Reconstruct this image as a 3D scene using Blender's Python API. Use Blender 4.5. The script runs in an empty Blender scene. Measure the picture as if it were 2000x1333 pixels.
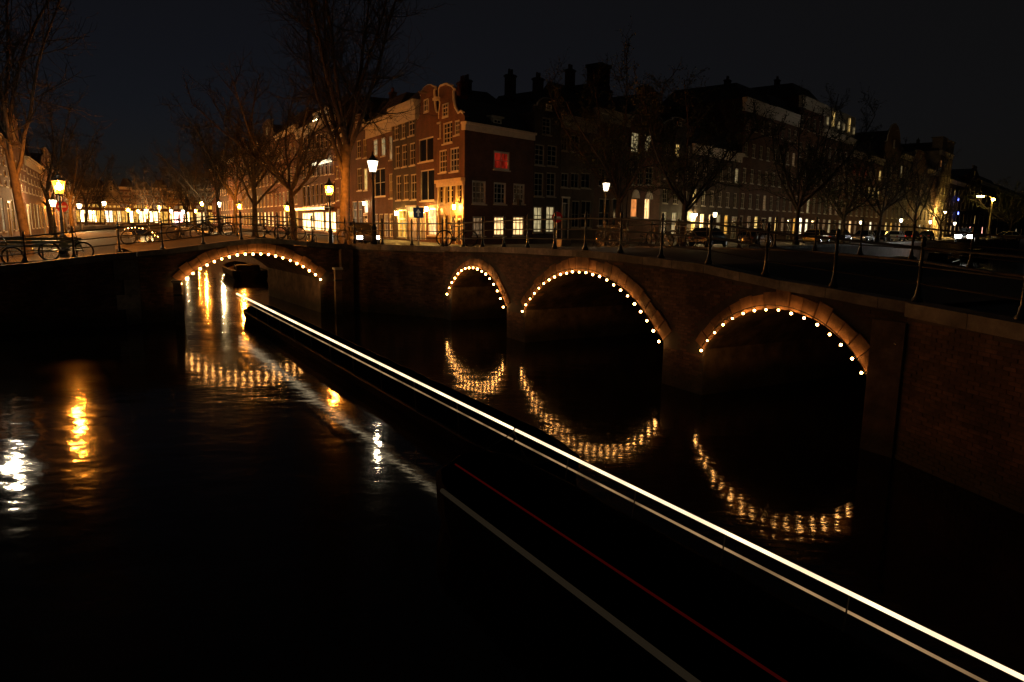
import bpy, math, random
from mathutils import Vector, Matrix
R = math.radians
random.seed(7)
sc = bpy.context.scene
col = sc.collection

# ------------------------------------------------------------------ camera
CAM_H = 4.0
PITCH, ROLL, FPX = R(9.4), 0.0145, 1370.0
cp, sp = math.cos(PITCH), math.sin(PITCH)
FWD = Vector((0, cp, -sp)); U0 = Vector((0, sp, cp)); R0 = Vector((1, 0, 0))
RGT = math.cos(ROLL) * R0 + math.sin(ROLL) * U0
UPV = -math.sin(ROLL) * R0 + math.cos(ROLL) * U0
cd = bpy.data.cameras.new("camera"); cam = bpy.data.objects.new("camera", cd); col.objects.link(cam)
cd.sensor_width = 36; cd.lens = 36 * FPX / 2000; cd.clip_start = .05; cd.clip_end = 3000
M3 = Matrix((RGT, UPV, -FWD)).transposed()
cam.matrix_world = Matrix.Translation((0, 0, CAM_H)) @ M3.to_4x4()
sc.camera = cam

# ------------------------------------------------------------------ sky, faint fill, exposure
w = bpy.data.worlds.new("World"); sc.world = w; w.use_nodes = True
nt = w.node_tree; nt.nodes.clear()
sky = nt.nodes.new("ShaderNodeTexSky"); sky.sky_type = 'NISHITA'; sky.sun_disc = False
sky.sun_elevation = R(-5.0); sky.sun_rotation = R(-28); sky.air_density = 1.0; sky.dust_density = 0.0; sky.ozone_density = 2.5
bg = nt.nodes.new("ShaderNodeBackground"); bg.inputs[1].default_value = 0.07
glow = nt.nodes.new("ShaderNodeBackground"); glow.inputs[0].default_value = (1.0, .93, .80, 1); glow.inputs[1].default_value = 0.0042
add = nt.nodes.new("ShaderNodeAddShader"); out = nt.nodes.new("ShaderNodeOutputWorld")
nt.links.new(sky.outputs[0], bg.inputs[0]); nt.links.new(bg.outputs[0], add.inputs[0]); nt.links.new(glow.outputs[0], add.inputs[1])
nt.links.new(add.outputs[0], out.inputs[0])
sd = bpy.data.lights.new("night_fill", 'SUN'); sd.energy = 0.004; sd.angle = R(2); sd.color = (.9, .95, 1)  # faint cool sun lamp added as fill for dark surfaces, source unseen
so = bpy.data.objects.new("night_fill", sd); col.objects.link(so); so.rotation_euler = (R(40), 0, R(-28)); so['kind'] = 'helper'
vs = sc.view_settings; vs.view_transform = 'Standard'; vs.look = 'None'; vs.exposure = 0; vs.gamma = 1; vs.use_curve_mapping = False
sc.render.engine = 'CYCLES'
cy = sc.cycles
cy.use_denoising = True
try: cy.denoiser = 'OPENIMAGEDENOISE'; cy.denoising_input_passes = 'RGB_ALBEDO_NORMAL'
except Exception: pass
cy.max_bounces = 5; cy.diffuse_bounces = 2; cy.glossy_bounces = 3; cy.transmission_bounces = 2
cy.sample_clamp_indirect = 1.5; cy.caustics_reflective = False; cy.caustics_refractive = False
cy.use_light_tree = True

# ------------------------------------------------------------------ view geometry (pixels of the 2000-wide photograph)
def ray(x, y): return FWD + (x - 1000) / FPX * RGT - (y - 666.5) / FPX * UPV
def onz(x, y, z):
    d = ray(x, y); t = (z - CAM_H) / d.z; return Vector((d.x * t, d.y * t, z))
def hor(x): return 439.7 + (x - 1000) * ROLL
def slope(px): d = ray(px, hor(px)); return d.x / d.y
def atY(px, py, Y):
    d = ray(px, py); t = Y / d.y; return Vector((d.x * t, Y, CAM_H + d.z * t))
def zat(px, py, P):                      # height of pixel row py at plan point P
    d = ray(px, py); return CAM_H + d.z / d.y * P.y
def online(px, O, D):                    # plan point of line O + t D seen in pixel column px
    k = slope(px); t = (k * O[1] - O[0]) / (D[0] - k * D[1]); return Vector((O[0] + D[0] * t, O[1] + D[1] * t, 0)), t

# ------------------------------------------------------------------ materials
MATS = {}
def mat(name, c, rough=.6, metal=0., var=.18, scale=3., bump=0., bscale=40., spec=.4):
    if name in MATS: return MATS[name]
    m = bpy.data.materials.new(name); m.use_nodes = True; n = m.node_tree; b = n.nodes["Principled BSDF"]
    b.inputs["Roughness"].default_value = rough; b.inputs["Metallic"].default_value = metal
    b.inputs["Specular IOR Level"].default_value = spec
    tc = n.nodes.new("ShaderNodeTexCoord")
    nz = n.nodes.new("ShaderNodeTexNoise"); nz.inputs["Scale"].default_value = scale; nz.inputs["Detail"].default_value = 6
    n.links.new(tc.outputs["Object"], nz.inputs["Vector"])
    mp = n.nodes.new("ShaderNodeMapRange"); mp.inputs[1].default_value = .3; mp.inputs[2].default_value = .7
    mp.inputs[3].default_value = 1 - var; mp.inputs[4].default_value = 1 + var
    n.links.new(nz.outputs[0], mp.inputs[0])
    mx = n.nodes.new("ShaderNodeMix"); mx.data_type = 'RGBA'; mx.blend_type = 'MULTIPLY'; mx.inputs[0].default_value = 1
    mx.inputs[6].default_value = (*c, 1); n.links.new(mp.outputs[0], mx.inputs[7]); n.links.new(mx.outputs[2], b.inputs["Base Color"])
    if bump:
        n2 = n.nodes.new("ShaderNodeTexNoise"); n2.inputs["Scale"].default_value = bscale; n2.inputs["Detail"].default_value = 4
        n.links.new(tc.outputs["Object"], n2.inputs["Vector"])
        bp = n.nodes.new("ShaderNodeBump"); bp.inputs["Strength"].default_value = bump; bp.inputs["Distance"].default_value = .02
        n.links.new(n2.outputs[0], bp.inputs["Height"]); n.links.new(bp.outputs[0], b.inputs["Normal"])
    MATS[name] = m; return m
def brickmat(name, c1, c2, mortar, scale=1.0):
    if name in MATS: return MATS[name]
    m = bpy.data.materials.new(name); m.use_nodes = True; n = m.node_tree; b = n.nodes["Principled BSDF"]
    b.inputs["Roughness"].default_value = .8; b.inputs["Specular IOR Level"].default_value = .25
    tc = n.nodes.new("ShaderNodeTexCoord"); sx = n.nodes.new("ShaderNodeSeparateXYZ"); cb = n.nodes.new("ShaderNodeCombineXYZ")
    ad = n.nodes.new("ShaderNodeMath"); ad.operation = 'ADD'
    n.links.new(tc.outputs["Object"], sx.inputs[0]); n.links.new(sx.outputs[0], ad.inputs[0]); n.links.new(sx.outputs[1], ad.inputs[1])
    n.links.new(ad.outputs[0], cb.inputs[0]); n.links.new(sx.outputs[2], cb.inputs[1])
    bt = n.nodes.new("ShaderNodeTexBrick"); bt.inputs["Scale"].default_value = scale
    bt.inputs["Brick Width"].default_value = .22; bt.inputs["Row Height"].default_value = .066; bt.inputs["Mortar Size"].default_value = .006
    bt.inputs["Color1"].default_value = (*c1, 1); bt.inputs["Color2"].default_value = (*c2, 1); bt.inputs["Mortar"].default_value = (*mortar, 1)
    n.links.new(cb.outputs[0], bt.inputs["Vector"])
    nz = n.nodes.new("ShaderNodeTexNoise"); nz.inputs["Scale"].default_value = .9; nz.inputs["Detail"].default_value = 7
    n.links.new(tc.outputs["Object"], nz.inputs["Vector"])
    mp = n.nodes.new("ShaderNodeMapRange"); mp.inputs[1].default_value = .3; mp.inputs[2].default_value = .7; mp.inputs[3].default_value = .65; mp.inputs[4].default_value = 1.25
    n.links.new(nz.outputs[0], mp.inputs[0])
    mx = n.nodes.new("ShaderNodeMix"); mx.data_type = 'RGBA'; mx.blend_type = 'MULTIPLY'; mx.inputs[0].default_value = 1
    n.links.new(bt.outputs["Color"], mx.inputs[6]); n.links.new(mp.outputs[0], mx.inputs[7]); n.links.new(mx.outputs[2], b.inputs["Base Color"])
    bp = n.nodes.new("ShaderNodeBump"); bp.inputs["Strength"].default_value = .5; bp.inputs["Distance"].default_value = .01; bp.invert = True
    n.links.new(bt.outputs["Fac"], bp.inputs["Height"]); n.links.new(bp.outputs[0], b.inputs["Normal"])
    MATS[name] = m; return m
def piecemat(name, c, rough, island=True, bump=.4, bscale=25.):
    """stone / brick pieces: colour varies from piece to piece"""
    if name in MATS: return MATS[name]
    m = mat(name, c, rough, var=.25, scale=6, bump=bump, bscale=bscale, spec=.3); n = m.node_tree
    b = n.nodes["Principled BSDF"]; src = b.inputs["Base Color"].links[0].from_socket
    if island: rn = n.nodes.new("ShaderNodeNewGeometry").outputs["Random Per Island"]
    else: rn = n.nodes.new("ShaderNodeObjectInfo").outputs["Random"]
    mp = n.nodes.new("ShaderNodeMapRange"); mp.inputs[3].default_value = .55; mp.inputs[4].default_value = 1.4
    n.links.new(rn, mp.inputs[0])
    mx = n.nodes.new("ShaderNodeMix"); mx.data_type = 'RGBA'; mx.blend_type = 'MULTIPLY'; mx.inputs[0].default_value = 1
    n.links.new(src, mx.inputs[6]); n.links.new(mp.outputs[0], mx.inputs[7]); n.links.new(mx.outputs[2], b.inputs["Base Color"])
    return m
def weather(m):
    n = m.node_tree; b = n.nodes["Principled BSDF"]; src = b.inputs["Base Color"].links[0].from_socket
    g = n.nodes.new("ShaderNodeNewGeometry"); sx = n.nodes.new("ShaderNodeSeparateXYZ"); n.links.new(g.outputs["Position"], sx.inputs[0])
    nz = n.nodes.new("ShaderNodeTexNoise"); nz.inputs["Scale"].default_value = .8; nz.inputs["Detail"].default_value = 8; nz.inputs["Roughness"].default_value = .65
    n.links.new(g.outputs["Position"], nz.inputs["Vector"])
    ma = n.nodes.new("ShaderNodeMath"); ma.operation = 'MULTIPLY_ADD'; n.links.new(nz.outputs[0], ma.inputs[0]); ma.inputs[1].default_value = -1.3; n.links.new(sx.outputs[2], ma.inputs[2])
    mr = n.nodes.new("ShaderNodeMapRange"); mr.inputs[1].default_value = -.35; mr.inputs[2].default_value = .05; mr.inputs[3].default_value = .85; mr.inputs[4].default_value = 0
    n.links.new(ma.outputs[0], mr.inputs[0])
    mx = n.nodes.new("ShaderNodeMix"); mx.data_type = 'RGBA'; n.links.new(mr.outputs[0], mx.inputs[0]); n.links.new(src, mx.inputs[6]); mx.inputs[7].default_value = (.022,.026,.014,1)
    m2 = n.nodes.new("ShaderNodeMapRange"); m2.inputs[1].default_value = .4; m2.inputs[2].default_value = .62; m2.inputs[3].default_value = .45; m2.inputs[4].default_value = 1.2; n.links.new(nz.outputs[0], m2.inputs[0])
    m3 = n.nodes.new("ShaderNodeMix"); m3.data_type = 'RGBA'; m3.blend_type = 'MULTIPLY'; m3.inputs[0].default_value = 1; n.links.new(mx.outputs[2], m3.inputs[6]); n.links.new(m2.outputs[0], m3.inputs[7])
    n.links.new(m3.outputs[2], b.inputs["Base Color"]); return m
def emit(name, c, s, tex=0., scale=2.5):
    if name in MATS: return MATS[name]
    m = bpy.data.materials.new(name); m.use_nodes = True; n = m.node_tree; n.nodes.clear()
    o = n.nodes.new("ShaderNodeOutputMaterial"); e = n.nodes.new("ShaderNodeEmission")
    e.inputs[0].default_value = (*c, 1); e.inputs[1].default_value = s; n.links.new(e.outputs[0], o.inputs[0])
    if tex:
        tc = n.nodes.new("ShaderNodeTexCoord"); nz = n.nodes.new("ShaderNodeTexNoise"); nz.inputs["Scale"].default_value = scale; nz.inputs["Detail"].default_value = 3
        mpg = n.nodes.new("ShaderNodeMapping"); mpg.inputs["Scale"].default_value = (2.2,2.2,.55); n.links.new(tc.outputs["Object"], mpg.inputs[0]); n.links.new(mpg.outputs[0], nz.inputs["Vector"])
        mp = n.nodes.new("ShaderNodeMapRange"); mp.inputs[1].default_value = .35; mp.inputs[2].default_value = .65
        mp.inputs[3].default_value = s * (1 - tex); mp.inputs[4].default_value = s * (1 + tex)
        n.links.new(nz.outputs[0], mp.inputs[0]); n.links.new(mp.outputs[0], e.inputs[1])
    MATS[name] = m; return m

SODIUM = (1.0, .27, .022); WHITE = (1.0, .80, .52); WARM = (1.0, .55, .2)
M_iron = mat('black_iron', (.018, .018, .017), .35, .0, .2, 8, spec=.6)
M_stone = piecemat('arch_stone', (.30, .155, .07), .75, island=False)
M_cap = piecemat('cap_stone', (.22, .2, .17), .7, island=False)
M_brick = piecemat('bridge_brick', (.11, .06, .043), .8, island=True)
M_brick1 = piecemat('bridge_brick_single', (.11, .06, .043), .8, island=False)
M_mortar = mat('mortar', (.075, .06, .048), .9, bump=.4)
M_under = mat('arch_lining', (.18, .12, .08), .85, bump=.5, bscale=12, var=.4)
for m_ in (M_brick, M_brick1, M_mortar, M_under, M_stone, M_cap): weather(m_)
M_pave = mat('paving_setts', (.036, .031, .028), .7, bump=.5, bscale=14, var=.3)
M_trim = mat('white_trim', (.55, .5, .42), .5, var=.12)
M_trimg = mat('weathered_trim', (.30, .27, .22), .6, var=.15)
M_roof = mat('roof_tiles', (.035, .026, .024), .6, bump=.6, bscale=6, var=.3)
M_glass = mat('dark_glass', (.012, .013, .014), .08, var=.1, spec=.6)
M_door = mat('dark_door', (.02, .022, .018), .3, spec=.5)
M_wood = mat('painted_wood', (.5, .36, .16), .45, var=.15)
M_bark = mat('bark', (.042, .032, .024), .85, var=.65, scale=4, bump=.8, bscale=9)
M_twig = mat('twigs', (.018, .015, .012), .85, var=.3)
M_leaf = mat('young_leaf', (.04, .06, .018), .6, var=.4)
M_rubber = mat('rubber', (.012, .012, .012), .7)
M_chrome = mat('worn_chrome', (.45, .45, .45), .25, 1.0)

# ------------------------------------------------------------------ mesh collector
class MB:
    def __init__(s): s.v = []; s.f = []
    def quad(s, a, b, c, d):
        n = len(s.v); s.v += [tuple(a), tuple(b), tuple(c), tuple(d)]; s.f.append((n, n+1, n+2, n+3))
    def box(s, x0, y0, z0, x1, y1, z1):
        n = len(s.v)
        s.v += [(x0,y0,z0),(x1,y0,z0),(x1,y1,z0),(x0,y1,z0),(x0,y0,z1),(x1,y0,z1),(x1,y1,z1),(x0,y1,z1)]
        s.f += [(n+q[0],n+q[1],n+q[2],n+q[3]) for q in ((0,3,2,1),(4,5,6,7),(0,1,5,4),(1,2,6,5),(2,3,7,6),(3,0,4,7))]
        return s
    def hexa(s, p):
        n = len(s.v); s.v += [tuple(q) for q in p]
        s.f += [(n+q[0],n+q[1],n+q[2],n+q[3]) for q in ((0,3,2,1),(4,5,6,7),(0,1,5,4),(1,2,6,5),(2,3,7,6),(3,0,4,7))]
        return s
    def tube(s, pts, rad, n=6, cap=True):
        pts = [Vector(p) for p in pts]
        if not hasattr(rad, '__len__'): rad = [rad] * len(pts)
        base = len(s.v); prev = None
        for i, p in enumerate(pts):
            d = (pts[min(i+1, len(pts)-1)] - pts[max(i-1, 0)]); d = d.normalized() if d.length > 1e-9 else Vector((0,0,1))
            if prev is None: a = d.orthogonal().normalized()
            else:
                a = prev - d * prev.dot(d); a = a.normalized() if a.length > 1e-6 else d.orthogonal().normalized()
            prev = a; b = d.cross(a)
            for k in range(n):
                t = 2 * math.pi * k / n; q = p + (a * math.cos(t) + b * math.sin(t)) * rad[i]; s.v.append(tuple(q))
        for i in range(len(pts) - 1):
            for k in range(n):
                k2 = (k + 1) % n; s.f.append((base+i*n+k, base+i*n+k2, base+(i+1)*n+k2, base+(i+1)*n+k))
        if cap and n > 2:
            s.f.append(tuple(base + k for k in reversed(range(n)))); e = base + (len(pts)-1)*n; s.f.append(tuple(e + k for k in range(n)))
        return s
    def lathe(s, prof, n=10, c=(0,0,0), ph=0.):
        base = len(s.v)
        for r_, z in prof:
            for k in range(n):
                t = 2*math.pi*k/n + ph; s.v.append((c[0]+r_*math.cos(t), c[1]+r_*math.sin(t), c[2]+z))
        for i in range(len(prof)-1):
            for k in range(n):
                k2 = (k+1) % n; s.f.append((base+i*n+k, base+i*n+k2, base+(i+1)*n+k2, base+(i+1)*n+k))
        s.f.append(tuple(base+k for k in reversed(range(n)))); e = base+(len(prof)-1)*n; s.f.append(tuple(e+k for k in range(n)))
        return s
    def prism(s, poly, y0, y1):           # poly in (x, z), extruded along y
        n = len(s.v); k = len(poly)
        s.v += [(x, y0, z) for x, z in poly] + [(x, y1, z) for x, z in poly]
        s.f.append(tuple(range(n, n+k))); s.f.append(tuple(range(n+2*k-1, n+k-1, -1)))
        for i in range(k): j = (i+1) % k; s.f.append((n+i, n+k+i, n+k+j, n+j))
        return s
    def mesh(s, name):
        me = bpy.data.meshes.new(name); me.from_pydata(s.v, [], s.f); me.validate(); me.update(); return me
def link(o, parent):
    col.objects.link(o)
    if parent: o.parent = parent
    return o
def obj(name, mb, m, parent=None, loc=(0,0,0), rz=0., smooth=False):
    me = mb.mesh(name) if isinstance(mb, MB) else mb
    if m and not me.materials: me.materials.append(m)
    if smooth:
        for p in me.polygons: p.use_smooth = True
    o = bpy.data.objects.new(name, me); o.location = loc; o.rotation_euler = (0, 0, rz)
    return link(o, parent)
def tag(o, label=None, cat=None, group=None, kind=None):
    if label: o['label'] = label
    if cat: o['category'] = cat
    if group: o['group'] = group
    if kind: o['kind'] = kind
    return o
def empty(name, loc, rz=0., label=None, cat=None, group=None):
    o = bpy.data.objects.new(name, None); o.location = loc; o.rotation_euler = (0, 0, rz); col.objects.link(o)
    return tag(o, label, cat, group)
def copy_tree(o, parent=None):
    c = o.copy(); link(c, parent)
    for ch in o.children: copy_tree(ch, c)
    return c
def ang(D): return math.atan2(D[1], D[0])
def interp(tab, x):
    if x <= tab[0][0]: return tab[0][1]
    for (a, b), (c, d) in zip(tab, tab[1:]):
        if x <= c:
            t = (x-a)/(c-a); t = t*t*(3-2*t)*.5 + t*.5; return b+(d-b)*t
    return tab[-1][1]

# ------------------------------------------------------------------ plan of the place
DL = (-.485, .874)                      # along the canal behind the left bridge
DR = (.652, .758)                       # along the canal behind the right bridge
P1 = Vector((-7.5, 32.1, 0)); P2 = Vector((-2.9, 30.1, 0))
ZS = 2.5                                # street level
def shade(o):
    for p in o.data.polygons: p.use_smooth = True
    return o

# --- water
def water_material():
    m = bpy.data.materials.new('canal_water'); m.use_nodes = True; n = m.node_tree; b = n.nodes["Principled BSDF"]
    b.inputs["Base Color"].default_value = (.004, .0035, .0025, 1); b.inputs["IOR"].default_value = 1.33
    tc = n.nodes.new("ShaderNodeTexCoord")
    def noise(scale, rot, sx, det):
        mp = n.nodes.new("ShaderNodeMapping"); mp.inputs["Rotation"].default_value = (0, 0, rot); mp.inputs["Scale"].default_value = (sx, 1, 1)
        n.links.new(tc.outputs["Object"], mp.inputs[0])
        t = n.nodes.new("ShaderNodeTexNoise"); t.inputs["Scale"].default_value = scale; t.inputs["Detail"].default_value = det
        n.links.new(mp.outputs[0], t.inputs["Vector"]); return t.outputs[0]
    a = noise(.55, .5, .6, 2); c = noise(2.6, .2, .55, 3); d = noise(11, -.3, .6, 3)
    def mul(x, k):
        q = n.nodes.new("ShaderNodeMath"); q.operation = 'MULTIPLY'; n.links.new(x, q.inputs[0]); q.inputs[1].default_value = k; return q.outputs[0]
    def addn(x, y):
        q = n.nodes.new("ShaderNodeMath"); q.operation = 'ADD'; n.links.new(x, q.inputs[0]); n.links.new(y, q.inputs[1]); return q.outputs[0]
    hgt = addn(addn(mul(a, .020), mul(c, .0075)), mul(d, .0012))
    bp = n.nodes.new("ShaderNodeBump"); bp.inputs["Strength"].default_value = 1; bp.inputs["Distance"].default_value = 1
    n.links.new(hgt, bp.inputs["Height"]); n.links.new(bp.outputs[0], b.inputs["Normal"])
    # choppier patch where ripples meet the near left shore
    gp_ = n.nodes.new("ShaderNodeVectorMath"); gp_.operation = 'DISTANCE'; n.links.new(tc.outputs["Object"], gp_.inputs[0]); gp_.inputs[1].default_value = (-8.2, 10.2, 0)
    gm = n.nodes.new("ShaderNodeMapRange"); gm.interpolation_type = 'SMOOTHSTEP'; gm.inputs[1].default_value = 2.0; gm.inputs[2].default_value = 6.5; gm.inputs[3].default_value = 1.0; gm.inputs[4].default_value = 0.0
    n.links.new(gp_.outputs["Value"], gm.inputs[0])
    ch = noise(1.5, .9, .7, 2); q_ = n.nodes.new("ShaderNodeMath"); q_.operation = 'MULTIPLY'; n.links.new(mul(ch, .022), q_.inputs[0]); n.links.new(gm.outputs[0], q_.inputs[1])
    n.links.new(addn(hgt, q_.outputs[0]), bp.inputs["Height"])
    pt = noise(.18, 0, 1, 2)
    mr = n.nodes.new("ShaderNodeMapRange"); mr.inputs[1].default_value = .35; mr.inputs[2].default_value = .65; mr.inputs[3].default_value = .055; mr.inputs[4].default_value = .10
    n.links.new(pt, mr.inputs[0]); n.links.new(mr.outputs[0], b.inputs["Roughness"])
    return m
mb = MB(); mb.quad((-500,-80,0),(500,-80,0),(500,700,0),(-500,700,0))
tag(obj('canal_water', mb, water_material()), kind='structure')
mb = MB(); mb.quad((-500,-80,-1.5),(500,-80,-1.5),(500,700,-1.5),(-500,700,-1.5))
tag(obj('canal_bed', mb, M_pave), kind='structure')

# --- land blocks
ROWS = [0,1,2,3,4.5,6.5,9,12,16,22,32,50,80,130,200,320]
def land(name, A, dA, B, dB, nj, zf, m=M_pave):
    mb = MB(); g = []
    for a in ROWS:
        pa = Vector((A[0]+dA[0]*a, A[1]+dA[1]*a)); pb = Vector((B[0]+dB[0]*a, B[1]+dB[1]*a))
        row = []
        for j in range(nj+1):
            q = pa.lerp(pb, j/nj); row.append(len(mb.v)); mb.v.append((q.x, q.y, zf(q.x, q.y)))
        g.append(row)
    for i in range(len(g)-1):
        for j in range(nj): mb.f.append((g[i][j], g[i][j+1], g[i+1][j+1], g[i+1][j]))
    return tag(shade(obj(name, mb, m)), kind='structure')
zC = lambda x, y: ZS + .52*math.exp(-(((x+5.2)**2+(y-31)**2)/90))
land('street_corner_block', P1, DL, P2, DR, 14, zC)
QL = Vector((-14.0, 27.55, 0))
zLf = lambda x, y: 2.28 + .42*math.exp(-(((x+14)**2+(y-27.5)**2)/16))
land('street_left_bank', (QL.x-.83*120, QL.y-.557*120), DL, QL, DL, 40, zLf)
mb = MB(); PR = [(7.5,12.2),(8.5,5),(14,-14),(140,-14),(260,90),(7.5+DR[0]*190, 12.2+DR[1]*190)]
mb.v = [(x,y,2.62) for x,y in PR]; mb.f = [tuple(range(len(PR)))]
tag(obj('street_right_bank', mb, M_pave), kind='structure')

# --- bridges ------------------------------------------------------
class Bridge:
    """local x along the face, y into the bridge, z up from the water"""
    def __init__(s, name, label, O, D, s0, s1, width, arches, ztab):
        s.O, s.D, s.s0, s.s1, s.w, s.arches, s.ztab = O, D, s0, s1, width, arches, ztab
        s.root = empty(name, (O[0], O[1], 0), ang(D), label, 'bridge')
    def top(s, x): return interp(s.ztab, x)
    def intr(s, x):
        for a, b, zs, zc in s.arches:
            if a < x < b:
                h = (b-a)/2; rise = zc-zs; rad = (h*h+rise*rise)/(2*rise); return zc-rad+math.sqrt(max(0, rad*rad-(x-(a+b)/2)**2))
        return None
    def arc(s, k, off):                   # circle of arch k, radius grown by off; returns f(angle), half angle
        a, b, zs, zc = s.arches[k]; h = (b-a)/2; rise = zc-zs; rad = (h*h+rise*rise)/(2*rise); c = zc-rad; ha = math.asin(h/rad)
        return (lambda t, o=off: ((a+b)/2+(rad+o)*math.sin(t), c+(rad+o)*math.cos(t))), ha, rad
    def build(s):
        xs = [s.s0]
        brk = sorted([v for a in s.arches for v in a[:2]] + [s.s1])
        for b_ in brk:
            n = max(2, int((b_-xs[-1])/.22)); x0 = xs[-1]; xs += [x0+(b_-x0)*(i+1)/n for i in range(n)]
        mb = MB(); lin = MB(); dk = MB(); bk_ = MB()
        for xa, xb in zip(xs, xs[1:]):
            m = (xa+xb)/2; inn = s.intr(m) is not None
            ends = {}
            for a, b, zs, zc in s.arches:
                ends[a] = zs; ends[b] = zs
            za = (s.intr(xa) or ends.get(xa, -1.4)) if inn else -1.4
            zb = (s.intr(xb) or ends.get(xb, -1.4)) if inn else -1.4
            ta, tb = s.top(xa)-.22, s.top(xb)-.22
            mb.quad((xa,0,za),(xb,0,zb),(xb,0,tb),(xa,0,ta)); bk_.quad((xb,s.w,zb),(xa,s.w,za),(xa,s.w,ta),(xb,s.w,tb))
            dk.quad((xa,-.02,ta+.17),(xb,-.02,tb+.17),(xb,s.w+.02,tb+.17),(xa,s.w+.02,ta+.17))
            if inn: lin.quad((xa,0,za),(xa,s.w,za),(xb,s.w,zb),(xb,0,zb))
        for a, b, zs, zc in s.arches:
            for q in (a, b): lin.quad((q,0,-1.4),(q,s.w,-1.4),(q,s.w,zs),(q,0,zs))
        obj('spandrel_wall', mb, M_mortar, s.root); obj('back_spandrel_wall', bk_, M_mortar, s.root); obj('arch_lining', lin, M_under, s.root); obj('roadway', dk, M_pave, s.root)
    def ring(s, k, n, hgt=.46, front=-.045):
        f, ha, rad = s.arc(k, 0)
        for i in range(n):
            a0 = -ha+2*ha*i/n; a1 = -ha+2*ha*(i+1)/n; g = .011/rad; o = hgt*random.uniform(.84,1.1); y = front*random.uniform(.5,1.2)
            key = abs(i-(n-1)/2) < .6
            if key: o *= 1.08; y *= 1.35
            p = [f(a0+g,0), f(a1-g,0), f(a1-g,o), f(a0+g,o)]
            mb = MB(); mb.prism(p, y, .3); obj('voussoir', mb, M_stone, s.root)
    def caps(s, L=1.1, y0=-.09, y1=.32):
        for yy in (y0, s.w-y1):
            x = s.s0
            while x < s.s1-.05:
                e = min(x+L, s.s1); za, zb = s.top(x), s.top(e); d = random.uniform(-.004,.004)
                mb = MB(); mb.hexa([(x+.006,yy,za-.2),(e-.006,yy,zb-.2),(e-.006,yy+y1-y0,zb-.2),(x+.006,yy+y1-y0,za-.2),(x+.006,yy+d,za),(e-.006,yy+d,zb),(e-.006,yy+y1-y0,zb),(x+.006,yy+y1-y0,za)])
                obj('cap_stone', mb, M_cap, s.root); x = e
    def bricks(s, x0, x1, singles=0, ring_h=.43):
        """real brick courses on the face; the nearest are single pieces"""
        L, Hh = .225, .068; cells = []
        nrow = int(3.4/Hh)
        for r_ in range(nrow):
            z = .02+r_*Hh; x = x0+(r_ % 2)*L/2
            while x+L < x1:
                if z+Hh < min(s.top(x), s.top(x+L))-.24:
                    ok = True
                    for k in range(len(s.arches)):
                        a, b, zs, zc = s.arches[k]; f, ha, rad = s.arc(k, 0); c = zc-rad; mx = (a+b)/2
                        for qx in (x, x+L):
                            for qz in (z, z+Hh):
                                if a <= qx <= b and qz < zs+.02: ok = False
                                if math.hypot(qx-mx, qz-c) < rad+ring_h and qz > zs-.1 and a-.5 < qx < b+.5: ok = False
                    if ok: cells.append((x, z))
                x += L
        cells.sort(key=lambda q: -q[0])
        def br(mb, x, z):
            y = -random.uniform(.004,.014); g = .006
            mb.hexa([(x+g,y,z+g),(x+L-g,y,z+g),(x+L-g,.02,z+g),(x+g,.02,z+g),(x+g,y,z+Hh-g),(x+L-g,y,z+Hh-g),(x+L-g,.02,z+Hh-g),(x+g,.02,z+Hh-g)])
        variants = []
        for _ in range(4):
            mb = MB(); br(mb, 0, 0); me = mb.mesh('brick'); me.materials.append(M_brick1); variants.append(me)
        for x, z in cells[:singles]:
            obj('brick', random.choice(variants), None, s.root, (x, 0, z))
        mb = MB()
        for x, z in cells[singles:]: br(mb, x, z)
        if mb.v: tag(obj('brick_courses', mb, M_brick, s.root), kind='stuff')

# right bridge, three arches
OR_ = (-2.6, 29.23); DRB = (.494, -.8695)
BR = Bridge('arched_bridge', 'three-arched brick bridge with bulb-lit arches crossing on the right', OR_, DRB, -.9, 19.6, 8.6,
            [(-.05,4.87,1.12,2.38),(6.17,13.15,1.12,2.68),(14.6,18.95,1.12,2.34)],
            [(-2,3.06),(0,3.09),(6,3.24),(10,3.29),(14,3.18),(17,2.92),(19.6,2.76),(24,2.66)])
BR.build(); BR.ring(0, 15, .34); BR.ring(1, 23, .40); BR.ring(2, 17, .36); BR.caps(); BR.bricks(-.85, 19.55, singles=300)
# pilaster and conduit at its near end
mb = MB(); mb.box(19.0,-.35,-1.4,19.62,.02,2.42); obj('end_pilaster', mb, M_under, BR.root)
mb = MB(); mb.tube([(19.02,-.06,1.0),(18.98,-.06,2.0),(19.0,-.07,2.05),(19.5,-.37,2.04)], .014, 5); obj('conduit', mb, M_chrome, BR.root)
# left bridge, one arch
OL = (-13.26, 28.0); DLB = (.83, .5578)
BL = Bridge('arched_bridge', 'single-arched brick bridge on the left with bench and bicycle on top', OL, DLB, -1.5, 7.1, 8.6,
            [(-.05,5.65,1.52,2.68)], [(-12,2.1),(-6,2.32),(-1.5,2.78),(3.2,3.30),(7.1,3.02)])
BL.build(); BL.ring(0, 17, .42); BL.caps(); BL.bricks(-1.45, 7.05)
mb = MB(); mb.box(6.55,-.3,-1.4,7.1,.05,2.8); obj('corner_pier', mb, M_under, BL.root)

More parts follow.
